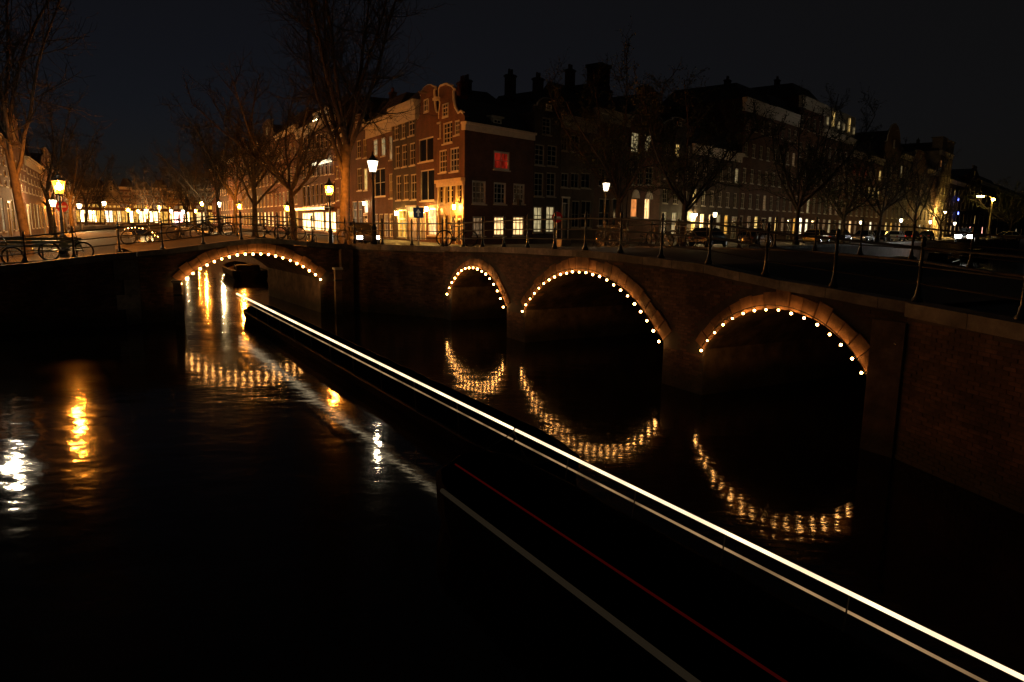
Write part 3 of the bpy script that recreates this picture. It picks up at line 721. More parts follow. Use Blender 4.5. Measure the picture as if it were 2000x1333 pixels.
window(CH, do[0],do[1],do[2],do[3], None, 2, 3, rec=.52, sill=False, rz=aR)
mb = MB(); mb.box(-.12,-.4,3.0,.12,-.16,3.4); mb.box(-.16,-.45,3.4,.16,-.11,3.46); mb.tube([(0,0,3.6),(0,-.28,3.6),(0,-.28,3.46)], .02, 5)
tt = ROWR.t(1008); obj('wall_lantern', mb, M_iron, CH, tuple(ROWR.D*tt), aR)

# --- left row, from the corner outward
hz = lambda px, py: ztop_at(ROWL, px, py)
ops = zoomops(ROWL, 814, Z4, [(286,480,394,652,None,2,1),(300,710,400,935,'faint',2,1),(300,975,340,1215,None,2,0),(356,990,414,1185,'warm',2,3)])
house('narrow brick house with neck gable and two wide windows beside the corner house', ROWL, 814, 857, hz(834,236), ops, brick(0), 'neck', gh=hz(826,170)-hz(834,236), depth=9, trim=M_trim)
ops = zoomops(ROWL, 768, Z4, [(110,367,141,495),(162,350,191,485),(213,332,255,465),(118,540,150,698),(165,528,201,690),(222,516,260,680),(124,752,160,932),(178,746,213,928),(230,742,270,928),(136,1000,196,1200,'gold',2,3),(200,968,272,1215,'yellow',2,0)])
house('dark brick house with white cornice and three columns of narrow windows', ROWL, 768, 814, hz(790,205), ops, brick(1), 'flat', depth=9, cornice_h=1.5, roof_h=1.6)
ops = zoomops(ROWL, 719, Z3, [(625,490,655,612,'green'),(682,476,712,612,'green'),(740,466,768,640,'green'),(632,702,712,905,'faint',2,2),(740,738,774,918),(632,1030,660,1200,'dim'),(668,1030,698,1200,'faint'),(704,1028,735,1200,'dim'),(742,1028,772,1200,'faint')])
house('brown brick house with wide pale cornice and a bay window', ROWL, 719, 768, hz(744,233), ops, brick(0), 'flat', depth=10, cornice_h=1.4, roof_h=2.4)
bt = ROWL.t(731); bt2 = ROWL.t(753); zb0, zb1 = hz(742,405), hz(742,328)
ops = zoomops(ROWL, 687, Z3, [(505,498,535,628),(552,486,584,624),(508,700,540,862),(556,700,586,860,'yellow',2,2),(474,940,508,1120,'dim',1,3),(516,938,546,1120,'dim',1,3),(560,935,598,1025,'white',2,2),(560,1035,600,1210,None,2,0)])
house('brick house with small pale gable behind the white corner lantern', ROWL, 687, 719, hz(703,256), ops, brick(3), 'bell', gh=hz(703,222)-hz(703,256), depth=10, trim=M_trim)
w6 = ROWL.t(687)-ROWL.t(656); h6 = hz(671,248)-ZS
house('brick house largely hidden behind the big bare tree trunk', ROWL, 656, 687, hz(671,248), grid_ops(w6,h6,3,4,{(2,1):'faint',(0,0):'dim'},door_col=1), brick(0), 'flat', depth=10, cornice_h=1.0)
ops = []
for y0, y1 in ((470,572),(640,768),(830,980)):
    for i in range(8): x = 116+i*31; ops.append((x, y0-(i*5), x+19, y1-(i*4), 'faint' if (i+y0) % 3 == 0 else None, 1, 2))
ops += [(112,1022,190,1150,'shop',3,1),(196,1016,268,1150,'shop',3,1),(276,1016,362,1160,'shop',3,1)]
ops = zoomops(ROWL, 585, Z3, ops)
e7, w7, h7 = house('wide brick building with lit white roof balustrade and glowing shopfront', ROWL, 585, 656, hz(620,238), ops, brick(3), 'flat', depth=10, cornice_h=1.0)
for i in range(12):
    mb = MB(); x = w7*.55+i*w7*.033; mb.lathe([(.09,0),(.05,.1),(.10,.4),(.05,.7),(.09,.8)], 6, (x,-.05,h7+.06)); obj('baluster', mb, M_trim, e7)
mb = MB(); mb.box(w7*.54,-.2,h7+.86,w7*.96,.1,h7+1.05); obj('balustrade_rail', mb, M_trim, e7)
for i in range(5):
    mb = MB(); mb.lathe([(.05,0),(.07,.05),(.002,.12)], 6, (w7*(.58+.08*i),-.28,h7+.08)); obj('cornice_light', mb, emit('cornice_lamp',(1,.85,.5),40), e7)
mb = MB(); mb.box(w7*.04,-1.2,3.2,w7*.98,-.02,3.3); mb.box(w7*.04,-1.2,2.95,w7*.98,-1.16,3.2); obj('awning', mb, M_door, e7)
mb = MB(); mb.box(w7*.55,-.5,h7*.62,w7*.96,-.05,h7*.62+.25); obj('glowing_ledge', mb, LIT['white'], e7)  # ledge emits by itself, its lit look put into the material
prev = 585
far_l = [(545,252,5,4,'flat',0,{(1,2):'faint',(0,1):'shop'}), (515,268,4,4,'neck',3,{(0,0):'shop',(0,1):'shop',(0,2):'shop',(0,3):'shop'}), (490,282,4,4,'flat',1,{(0,1):'shop',(0,2):'shop',(1,1):'yellow',(1,2):'yellow'}), (468,296,4,4,'bell',0,{(0,0):'shop',(0,2):'gold',(1,0):'gold'}), (450,308,4,4,'flat',2,{(0,1):'shop',(2,1):'dim'}), (432,316,4,4,'neck',1,{(0,1):'shop'}), (416,324,4,4,'flat',0,{(0,0):'shop'})]
ords = ['with a dark front hidden by branches left of the glowing shopfront', 'whose tall ground floor glows yellow behind the tree', 'with lit first floor and bright doorway among the trees', 'with bell gable, second from the bright doorway', 'with flat cornice far along the left canal', 'with neck gable far along the left canal', 'farthest in the row along the left canal']
for (px, py, c, f, st, b_, lt), od in zip(far_l, ords):
    zt = hz((px+prev)/2, py); w_ = ROWL.t(prev)-ROWL.t(px)
    house('brick canal house ' + od, ROWL, px, prev, zt, grid_ops(w_, zt-ZS, c, f, lt, glit='gold', wfrac=.6), brick(b_), st, gh=3.0, depth=9)
    prev = px

# --- right row
hr = lambda px, py: ztop_at(ROWR, px, py)
tC = ROWR.t(1040)
ops = zoomops(ROWR, 1041, Z5, [(72,335,135,458,None,2,4),(18,528,86,678,None,2,4),(108,535,178,685,None,2,4),(14,732,80,905,None,2,4),(102,732,168,905,None,2,4),(8,978,72,1165,'green',2,3),(98,975,160,1165,'green',2,3)])
house('black brick house with round-topped gable and white sash windows right of the corner house', ROWR, 1041, 1091, hr(1066,222), ops, brick(1), 'round', gh=hr(1070,192)-hr(1066,222), depth=10, trim=M_trimg)
ops = zoomops(ROWR, 1092, Z5, [(212,470,256,575,None,2,2),(275,462,345,580,None,2,2),(208,735,262,840,None,2,2),(278,735,338,845,None,2,2),(352,735,420,845,None,2,2),(210,905,262,1215,None,2,0),(284,935,340,1130,None,2,2),(352,935,425,1130,None,2,2)])
house('grey house with pale cornice and broad ground floor windows behind the no-entry sign', ROWR, 1092, 1158, hr(1120,230), ops, brick(4), 'flat', depth=10, trim=M_trimg, cornice_h=1.0)
w_ = ROWR.t(1222)-ROWR.t(1158)
ops = zoomops(ROWR, 1158, Z5, [(480,920,560,1125,None,2,2),(580,920,648,1125,None,2,2),(480,700,530,830),(560,700,610,835),(480,480,530,600),(560,480,610,600)])
house('dim house with two tall white-framed windows behind the lone white lantern', ROWR, 1158, 1222, hr(1190,218), ops, brick(3), 'flat', depth=10, trim=M_trimg, cornice_h=1.0)
ops = zoomops(ROWR, 1224, Z5, [(712,918,760,1055,'orange',1,2),(810,918,852,1070,'warm',1,2),(700,690,740,820),(760,690,800,820),(820,690,872,820),(716,440,772,585,'green',3,5),(812,455,862,580,'green',3,5)])
eA, wA, hA = house('ornate brick house with orange and yellow arched ground floor windows', ROWR, 1224, 1286, hr(1255,232), ops, brick(0), 'neck', gh=hr(1258,165)-hr(1255,232), depth=10, trim=M_trimg)
for q in ((712,760),(810,855)):
    t0 = ROWR.t(Z5[0]+q[0]/Z5[2])-ROWR.t(1224); t1 = ROWR.t(Z5[0]+q[1]/Z5[2])-ROWR.t(1224); zz = hr(1250,388)-ZS; rr_ = (t1-t0)/2+.12
    pl = [((t0+t1)/2+rr_*math.cos(a), zz+rr_*1.1*math.sin(a)) for a in [math.pi*k/10 for k in range(11)]]
    mb = MB(); mb.prism(pl, -.06, .02); obj('window_hood', mb, M_trim, eA)
right = [  # px0, px1, cornice py, cols, floors, style, brick, gable py, lits, label
 (1286,1345,248,3,4,'bell',1,228,{(0,0):'green'},'dark house with a large arched attic window between the ornate and the low house'),
 (1345,1440,290,6,3,'flat',4,0,{(0,0):'gold',(0,1):'shop',(0,2):'warm',(0,4):'gold',(0,5):'dim'},'low pale house with lit entrance and wall lantern'),
 (1440,1497,186,4,5,'flat',3,0,{(0,1):'dim',(1,3):'dim'},'tall brick house with heavy pale cornice and bare left side wall'),
 (1497,1546,205,4,5,'flat',3,0,{(0,0):'green',(0,2):'dim'},'tall brick house with stepped-down pale cornice right of the tallest roof'),
 (1546,1592,180,4,5,'flat',0,0,{(0,2):'white',(0,3):'shop',(0,1):'white',(0,0):'gold'},'brick house with raised attic storey and bright ground floor'),
 (1592,1655,258,6,4,'mans',3,0,{(0,0):'dim',(0,4):'green',(1,2):'dim',(1,3):'dim'},'brick house with pale mansard attic of small lit windows'),
 (1655,1714,292,6,4,'flat',0,0,{(3,0):'red',(3,1):'red',(3,2):'red',(2,3):'yellow',(2,4):'yellow',(2,5):'yellow',(0,1):'dim'},'brick house with red-lit top windows and three yellow ones below'),
 (1714,1746,300,3,4,'round',3,232,{(0,1):'yellow',(0,2):'gold'},'brick house with tall rounded gable on the right row'),
 (1746,1768,298,3,4,'flat',1,0,{(0,1):'warm'},'narrow dark house with white cornice right of the rounded gable'),
 (1768,1800,312,4,4,'neck',0,288,{(0,2):'warm',(1,1):'dim',(1,2):'orange'},'house with small neck gable left of the yellow-lit tall house'),
 (1800,1822,330,3,4,'flat',3,0,{(0,1):'gold',(1,0):'dim'},'low brick house squeezed beside the yellow-lit tall house'),
 (1822,1846,292,4,6,'flat',6,0,{(0,0):'gold',(0,1):'gold',(0,2):'shop',(5,0):'orange',(0,3):'green'},'tall pale house washed in yellow light near the right edge'),
 (1846,1876,352,4,4,'flat',1,0,{(0,1):'warm'},'dark house carrying two small blue signs'),
 (1876,1906,345,4,4,'spout',3,318,{(0,2):'pink',(0,0):'dim'},'brick house with pointed gable behind the dazzling headlight'),
 (1906,1940,356,4,3,'flat',0,0,{(0,1):'pink',(0,2):'dim'},'low purplish house behind the arm-type street light'),
 (1940,2010,378,6,3,'flat',4,0,{(0,2):'warm',(0,4):'dim'},'farthest low house at the right edge of the row'),
]
for px0, px1, py, c, f, st, b_, gy, lt, lb in right:
    pm = (px0+px1)/2; zt = hr(px0+2, py) if st == 'flat' and px0 in (1440,1497,1546,1592,1655) else hr(pm, py); w_ = ROWR.t(px1)-ROWR.t(px0)
    gh = (hr(pm,gy)-hr(pm,py)) if gy else 2.5
    rq = random.Random(px0*3)
    for k in range(c):
        if rq.random() < .45: lt.setdefault((0,k), rq.choice(['warm','green','white','dim','yellow']))
        if rq.random() < .14: lt.setdefault((rq.randint(1,f-1),k), rq.choice(['dim','green','yellow']))
    stt = 'flat' if st == 'mans' else st
    e, ww_, hh_ = house(lb, ROWR, px0, px1, zt, grid_ops(w_, zt-ZS, c, f, lt, wfrac=.42, door_col=(c-1 if c > 3 else None)), brick(b_), stt, gh=gh, depth=12, trim=M_trim, cornice_h=1.5 if py < 210 else 1.0, roof_h=2.2)
    if st == 'mans':
        mb = MB(); mb.box(.2,.1,hh_+.07,ww_-.2,3,hh_+3.6); obj('mansard_storey', mb, M_trimg, e)
        for i in range(6):
            x = ww_*(.08+.165*i); tall = i in (1,4); window(e, x, hh_+.8, x+.9, hh_+(3.2 if tall else 2.0), 'green' if not tall else 'yellow', 2, 2, rec=.0, sill=False)
    if 'two small blue' in lb:
        for y_ in (390,417):
            t_, z_ = ROWR.hit(1864, y_); mb = MB(); mb.box(t_-ROWR.t(px0)-.35,-1.0,z_-ZS-.35,t_-ROWR.t(px0)+.35,-.85,z_-ZS+.35); obj('blue_sign', mb, emit('blue_sign',(.12,.16,1),9), e)
    if 'washed in yellow' in lb:
        for k in (0,1):
            mb = MB(); mb.box(ww_*(.03+.62*k),-.1,hh_+.07,ww_*(.35+.62*k),2.2,hh_+3.0); mb.box(ww_*(.0+.62*k),-.3,hh_+3.0,ww_*(.38+.62*k),2.4,hh_+3.3); obj('roof_turret', mb, brick(6), e)
# taller roof block with big chimney behind the low house
mb = MB(); mb.box(0,0,0,16,6,15); bk = empty('back_building', ROWR.at(ROWR.t(1300),ZS)+Vector((-ROWR.D.y,ROWR.D.x,0))*13, aR, 'dark rear building with tall chimney rising behind the low pale house', 'house')
obj('wall', mb, brick(1), bk); mb = MB(); mb.v=[(0,0,15),(16,0,15),(16,6,15),(0,6,15),(0,3,18),(16,3,18)]; mb.f=[(0,1,5,4),(2,3,4,5),(0,4,3),(1,2,5)]; rf_ = obj('roof', mb, M_roof, bk)
mb = MB(); mb.box(9,2,16,11.2,4,21.5); mb.box(8.85,1.85,21.1,11.35,4.15,21.5); obj('chimney', mb, brick(1), rf_)

# --- left bank row
hb = lambda px, py: ztop_at(ROWB, px, py)
lb_rows = [(-40,24,262,5,5,'flat',3,{(0,3):'white',(0,1):'gold',(2,3):'faint'},'orange-lit brick house at the left edge behind the tree trunk'),
 (24,60,300,5,4,'neck',0,{(0,2):'gold',(0,4):'gold'},'brick house with neck gable, second from the left edge'),
 (60,90,325,5,4,'flat',3,{(0,1):'gold',(0,2):'shop',(2,3):'dim'},'brick house with glowing shop behind the left orange lantern'),
 (90,118,345,5,4,'bell',0,{(0,0):'shop',(0,2):'gold'},'bell-gabled house far along the left bank'),
 (118,150,358,6,4,'flat',3,{(0,0):'shop',(0,1):'shop',(0,4):'shopfar'},'flat-topped house far along the left bank behind tree branches')]
for px0, px1, py, c, f, st, b_, lt, lb in lb_rows:
    pm = (px0+px1)/2; zt = hb(pm, py); w_ = ROWB.t(px1)-ROWB.t(px0)
    house(lb, ROWB, px0, px1, zt, grid_ops(w_, zt-2.3, c, f, lt, wfrac=.42, door_col=c-1, glit='gold'), brick(b_), st, gh=3, depth=10, base=2.3, trim=M_trimg)
# --- far end of the left canal, seen behind the trees
ROWF = Row((-150,205), (.93,.37))
hf = lambda px, py: ztop_at(ROWF, px, py)
far = [(150,182,372,4,'shopfar','white-glowing shop house at the far end, leftmost'),(182,206,368,3,'gold','far house with yellow shop left of the blue-lit front'),(206,238,380,4,'white','far pale gabled house with white awning'),
 (238,262,366,3,'gold','far house just right of the pale gabled front'),(262,300,372,4,'shopfar','far house above the small bulb-lit bridge'),(300,330,368,3,'gold','far house behind a cluster of yellow lamps'),
 (330,372,374,4,'pink','far shop house with pink glowing front'),(372,418,368,4,'gold','far house nearest the canal row on the right of the far end')]
for px0, px1, py, c, lt, lb in far:
    w_ = ROWF.t(px1)-ROWF.t(px0); zt = hf((px0+px1)/2, py); rq = random.Random(px0); d_ = {(0,k): rq.choice([lt,lt,'gold','shopfar','shop','warm']) for k in range(c)}; d_.update({(1,k): rq.choice(['dim','gold','gold','shop',None]) for k in range(c)})
    house(lb, ROWF, px0, px1, zt, grid_ops(w_, zt-2.3, c, 4, d_, wfrac=.8, ground=4.8), brick(5 if lt != 'white' else 6), 'spout' if lt == 'white' else 'flat', gh=4, depth=8, base=2.3, chim=False)

# house wall lanterns
def wall_lamp(row, px, py, em, label, off=.35, r_=.13):
    t, z = row.hit(px, py); n = Vector((row.D.y,-row.D.x,0)); P = row.at(t, z)+n*off
    e = empty('wall_lantern', P, ang(row.D), label, 'wall lamp')
    mb = MB(); mb.lathe([(r_*.6,-.16),(r_,.14)], 6); obj('lantern_glass', mb, em, e)
    mb = MB(); mb.lathe([(r_*1.2,.14),(r_*.5,.26),(.01,.32)], 6); mb.tube([(0,off,.3),(0,off*.3,.42),(0,0,.3)], .02, 5); obj('bracket', mb, M_iron, e)
E_WALL = emit('wall_lamp', (1,.52,.10), 800)
wall_lamp(ROWL, 781, 417, E_WALL, 'small yellow lantern on the dark house front beside the lit door')
wall_lamp(ROWL, 841, 409, E_WALL, 'small yellow lantern over the window left of the wooden shopfront')
wall_lamp(ROWL, 901, 405, E_WALL, 'small lantern high on the wooden shopfront corner', r_=.10, off=.6)
wall_lamp(ROWL, 717, 398, emit('wall_lamp2',(1,.7,.3),120), 'small lantern on the house behind the white corner lantern')
wall_lamp(ROWR, 1352, 421, emit('entrance_lamp',(1,.72,.3),700), 'lantern lighting the entrance of the low pale house', r_=.16)
wall_lamp(ROWR, 1826, 415, emit('wash_lamp',(1,.56,.12),6000), 'yellow floodlamp on the tall pale house near the right edge', off=2.2, r_=.2)

# ------------------------------------------------------------------ far and middle lamps
QC = P1+Vector((.874,.485,0))*2.2       # line of trees and lamps on the corner block, left canal
QR = P2+Vector((-.758,.652,0))*2.4      # same along the right canal
QB = Vector((-24.5,34,0))                # same on the left bank
def lamp_line(px, py, O, D, zg, em, label, group=None, scale=1.0):
    P, t = online(px, O, D); z = zat(px, py, P); h = (z-zg)/scale-.28
    street_lamp((P.x,P.y,zg), round(max(h,2.2),1), em, label, scale, group)
lamp_line(562, 424, QC, DL, ZS, E_FARO, 'orange street lamp low behind the left bridge, left of the glowing shopfront')
lamp_line(469, 427, QC, DL, ZS, E_FARO, 'orange lamp in front of the bright doorway among the trees', scale=1.2)
lamp_line(429, 416, QC+Vector((1,.6,0)), DL, ZS, E_FAR, 'white lamp far along the left canal beside the tree row', scale=1.5)
lamp_line(396, 412, QC, DL, ZS, E_FARO, 'orange lamp near the far end of the left canal', scale=1.6)
for i, (px, py, em, lb) in enumerate([(106,424,E_FAR,'white lamp in the cluster below the left orange lantern'),(127,431,E_FARO,'orange lamp right of the cluster below the left orange lantern'),(99,433,E_FARO,'orange lamp left of the cluster below the left orange lantern'),(157,420,E_FAR,'white lamp beside the leftmost glowing far shop'),(184,416,E_FARO,'yellow lamp right of the leftmost glowing far shop')]):
    lamp_line(px, py, QB-Vector((.874,.485,0))*(i % 3), DL, 2.3, em, lb, scale=1.2+.2*(i > 2))
for px, py, Y, em, lb in [(203,398,150,E_FAR,'white lamp high above the far pale gabled house'),(251,423,150,E_FARO,'yellow lamp above the right end of the small bulb-lit bridge'),(286,418,160,E_FAR,'left one of the far lamps in the yellow cluster'),(311,406,160,E_FARO,'highest lamp in the far yellow cluster'),(334,417,160,E_FAR,'right one of the far lamps in the yellow cluster'),(358,418,165,E_FAR,'big lamp before the pink glowing far shop'),(382,424,150,E_FARO,'low orange lamp right of the pink glowing far shop'),(270,421,170,E_FARO,'faint lamp behind the top of the small bulb-lit bridge')]:
    lamp_at(px, py, Y, 2.3, em, lb, scale=1.9)
E_RT = emit('right_quay_lamp', (1,.62,.24), 800)
for i, (px, py, lb) in enumerate([(1395,420,'first white lantern on the right quay, beside the low pale house'),(1559,433,'second white lantern on the right quay, left of the bare tree trunk'),(1680,438,'third white lantern on the right quay'),(1758,438,'fourth white lantern on the right quay'),(1815,440,'fifth white lantern on the right quay before the yellow-lit house'),(1863,441,'sixth and smallest white lantern on the right quay')]):
    lamp_line(px, py, QR+Vector((-.758,.652,0))*(3.5 if i else 7), DR, ZS, E_RT, lb, scale=1.0 if i < 3 else 1.25)
# arm-type street light at the far right
p = atY(1938, 394, 120); e = empty('street_light', (p.x,120,2.6), 0, 'tall street light with short arm near the right edge', 'street lamp')
mb = MB(); mb.tube([(0,0,0),(0,0,p.z-2.6+.4)], [.16,.09], 7); mb.tube([(0,0,p.z-2.6+.4),(-.8,-.2,p.z-2.6+.9),(-2.0,-.5,p.z-2.6+.95)], .06, 6); obj('pole', mb, mat('painted_pole',(.5,.42,.2),.5), e)
mb = MB(); mb.box(-2.9,-.75,p.z-2.6+.72,-1.9,-.3,p.z-2.6+.86); E_ARM = emit('arm_lamp', (1,.6,.14), 90); obj('lamp_lens', mb, E_ARM, e)
mb = MB(); mb.box(-2.95,-.8,p.z-2.6+.87,-1.85,-.25,p.z-2.6+1.05); obj('lamp_hood', mb, M_iron, e)
mb = MB(); mb.lathe([(.1,-.2),(.28,0),(.1,.2)], 8, (.0,-.2,p.z-2.6+.3)); obj('lower_lens', mb, E_ARM, e)

# ------------------------------------------------------------------ trees
def make_tree(seed, H_, r0, split, spread, limbs=6, leafy=0, up=.5, dens=1.0):
    rnd = random.Random(seed); trunk, crown, lf = MB(), MB(), MB()
    def rv(): return Vector((rnd.uniform(-1,1), rnd.uniform(-1,1), rnd.uniform(-1,1)))
    def grow(mb, p, d, ln, ra, rb, nseg, sides, wob, upw):
        pts = [p.copy()]; rads = [ra]
        for i in range(nseg):
            d = (d+rv()*wob+Vector((0,0,upw))).normalized(); p = p+d*(ln/nseg); pts.append(p.copy()); rads.append(ra+(rb-ra)*(i+1)/nseg)
        mb.tube(pts, rads, sides, cap=False); return pts, d
    tp = [Vector((0,0,-.1)), Vector((0,0,.3)), Vector((0,0,.8))]; rr_ = [r0*1.5, r0*1.15, r0]
    d = Vector((rnd.uniform(-.03,.03), rnd.uniform(-.03,.03), 1)); p = tp[-1]
    n = 7
    for i in range(n):
        d = (d+rv()*.045+Vector((0,0,.05))).normalized(); p = p+d*((split*H_-.8)/n); tp.append(p.copy()); rr_.append(r0*(1-.28*(i+1)/n))
    trunk.tube(tp, rr_, 10, cap=False)
    for L_ in range(limbs):
        az = 2*math.pi*(L_+rnd.uniform(-.3,.3))/limbs; tilt = spread*rnd.uniform(.5,1.15)
        dd = Vector((math.cos(az)*math.sin(tilt), math.sin(az)*math.sin(tilt), math.cos(tilt)))
        st = tp[-1] if L_ < 3 else tp[-1-rnd.randint(0,3)]
        ln = (H_*(1-split))*rnd.uniform(.8,1.08)
        pts, _ = grow(trunk, st, dd, ln, r0*rnd.uniform(.38,.58), .03, 9, 6, .13, up*.10)
        for i in range(2, len(pts)):
            for k in range(int(2*dens+rnd.random())):
                a = pts[i].lerp(pts[i-1], rnd.random()); ax = (pts[i]-pts[i-1]).normalized()
                b = (ax*.8+rv()*.95).normalized(); l2 = ln*rnd.uniform(.18,.36)*(1.15-.06*i)
                q, _ = grow(crown, a, b, l2, .05*(1-.07*i)*r0/.3+.008, .014, 5, 4, .2, up*.13)
                for j in range(1, len(q)):
                    for kk in range(int(2*dens+rnd.random()*.9)):
                        a2 = q[j].lerp(q[j-1], rnd.random()); ax2 = (q[j]-q[j-1]).normalized(); b2 = (ax2*.8+rv()*.9).normalized()
                        s, _ = grow(crown, a2, b2, l2*rnd.uniform(.25,.5), .016, .009, 3, 3, .25, up*.12)
                        for m_ in (1,2,3):
                            if rnd.random() < .8*dens:
                                b3 = ((s[m_]-s[m_-1]).normalized()*.8+rv()*.9).normalized(); s3, _ = grow(crown, s[m_], b3, l2*rnd.uniform(.12,.26), .010, .007, 2, 3, .2, .08)
                                if leafy:
                                    for _k in range(leafy):
                                        c = s3[rnd.randint(0,2)]+rv()*.14; u_ = rv().normalized()*rnd.uniform(.05,.10); v_ = u_.cross(rv()).normalized()*rnd.uniform(.04,.08); lf.quad(c-u_, c-v_*.6, c+u_, c+v_*.6)
    return trunk.mesh('trunk'), crown.mesh('crown'), (lf.mesh('leaves') if lf.v else None)
TV = {}
def tree(var, P, label, rz=0., s=1.0, cat='tree', group='bare canalside trees', name='bare_tree'):
    if var not in TV:
        d = make_tree(*TSPEC[var][0], **TSPEC[var][1])
        for me, m in zip(d, (M_bark, M_twig, M_leaf)):
            if me: me.materials.append(m)
        for p in d[0].polygons: p.use_smooth = True
        TV[var] = d
    e = empty(name, P, rz, label, cat, group); e.scale = (s,)*3
    for me, nm in zip(TV[var], ('trunk','crown','leaves')):
        if me: obj(nm, me, None, e)
TSPEC = {
 'big': ((11, 21, .35, .30, .50), dict(limbs=8, up=.9, dens=1.2)),
 'a': ((3, 15, .26, .30, .62), dict(limbs=6, up=.6, dens=1.0)),
 'b': ((5, 14, .24, .28, .80), dict(limbs=7, up=.5, dens=1.0)),
 'c': ((8, 17, .22, .34, .55), dict(limbs=6, up=.8, dens=1.0)),
 'g': ((21, 13.5, .25, .26, .75), dict(limbs=7, up=.45, dens=1.0, leafy=2)),
 'h': ((25, 12, .22, .25, .85), dict(limbs=7, up=.4, dens=1.0, leafy=2)),
}
tree('big', (slope(672)*45.0, 45.0, 2.5), 'tall bare tree with stout trunk beside the orange lantern behind the left bridge', .4)
tree('c', (slope(47)*33.4, 33.4, 2.2), 'bare tree with orange-lit trunk at the left edge beside the bench', 1.0, .95)
def tl_(var, px, O, D, zg, lb, rz, s=1.0, name='bare_tree'):
    P, t = online(px, O, D); tree(var, (P.x,P.y,zg), lb, rz, s, name=name)
tl_('b', 140, (-25,34), DL, 2.3, 'broad dark bare tree right of the left orange lantern', 2.0, 1.05)
tl_('a', 100, (-26,33.5), DL, 2.3, 'dark bare tree behind the left orange lantern', .6, 1.0)
tl_('a', 168, QB, DL, 2.3, 'bare tree on the left bank framing the white-glowing far shop', 3.0, 1.0)
tl_('c', 196, QB, DL, 2.3, 'slim bare tree farther along the left bank', 5.0, .9)
tl_('b', 214, QB, DL, 2.3, 'farthest bare tree on the left bank', 1.0, .95)
tl_('b', 574, QC, DL, ZS, 'bare tree nearest the big trunk on the corner quay', 2.6, .95)
tl_('a', 497, QC, DL, ZS, 'bare tree before the bright doorway, slim upright trunk', 4.1, 1.0)
tl_('b', 459, QC, DL, ZS, 'bare tree left of the bright doorway', .9, 1.05)
tl_('c', 428, QC, DL, ZS, 'bare tree fourth along the corner quay behind the left bridge', 2.2, .85)
tl_('b', 404, QC, DL, ZS, 'bare tree fifth along the corner quay behind the left bridge', 3.7, 1.0)
tl_('a', 380, QC, DL, ZS, 'bare tree sixth along the corner quay behind the left bridge', 5.2, .95)
for px, Y, v, s, lb in [(330,150,'b',1.05,'dark far tree above the pink glowing shop'),(290,165,'a',.95,'dark far tree above the small bulb-lit bridge'),(250,175,'b',.95,'dark far tree in the middle of the far end'),(365,140,'a',.95,'dark far tree right of the pink glow')]:
    tree(v, (slope(px)*Y, Y, 2.3), lb, px*.1, s)
tl_('g', 1207, QR+Vector((-.758,.652,0))*5, DR, ZS, 'budding tree with sparse young leaves behind the lone white lantern', .3, 1.0, 'budding_tree')
tl_('h', 1334, QR, DR, ZS, 'budding tree before the low pale house on the right quay', 1.9, 1.05, 'budding_tree')
tl_('g', 1556, QR, DR, ZS, 'budding tree at the second white lantern on the right quay', 3.3, 1.0, 'budding_tree')
tl_('h', 1648, QR, DR, ZS, 'budding tree before the house with mansard attic', 4.4, 1.05, 'budding_tree')
tl_('b', 1716, QR, DR, ZS, 'bare tree before the house with rounded gable', 5.0, .95)
tl_('a', 1786, QR, DR, ZS, 'bare tree silhouetted left of the yellow-lit tall house', .2, .9)
tl_('b', 1838, QR, DR, ZS, 'bare tree silhouetted against the yellow-lit tall house', 2.7, .8)
tree('h', (slope(1972)*118, 118, 2.6), 'rounded green tree lit by the arm-type street light', .5, .9, name='budding_tree')

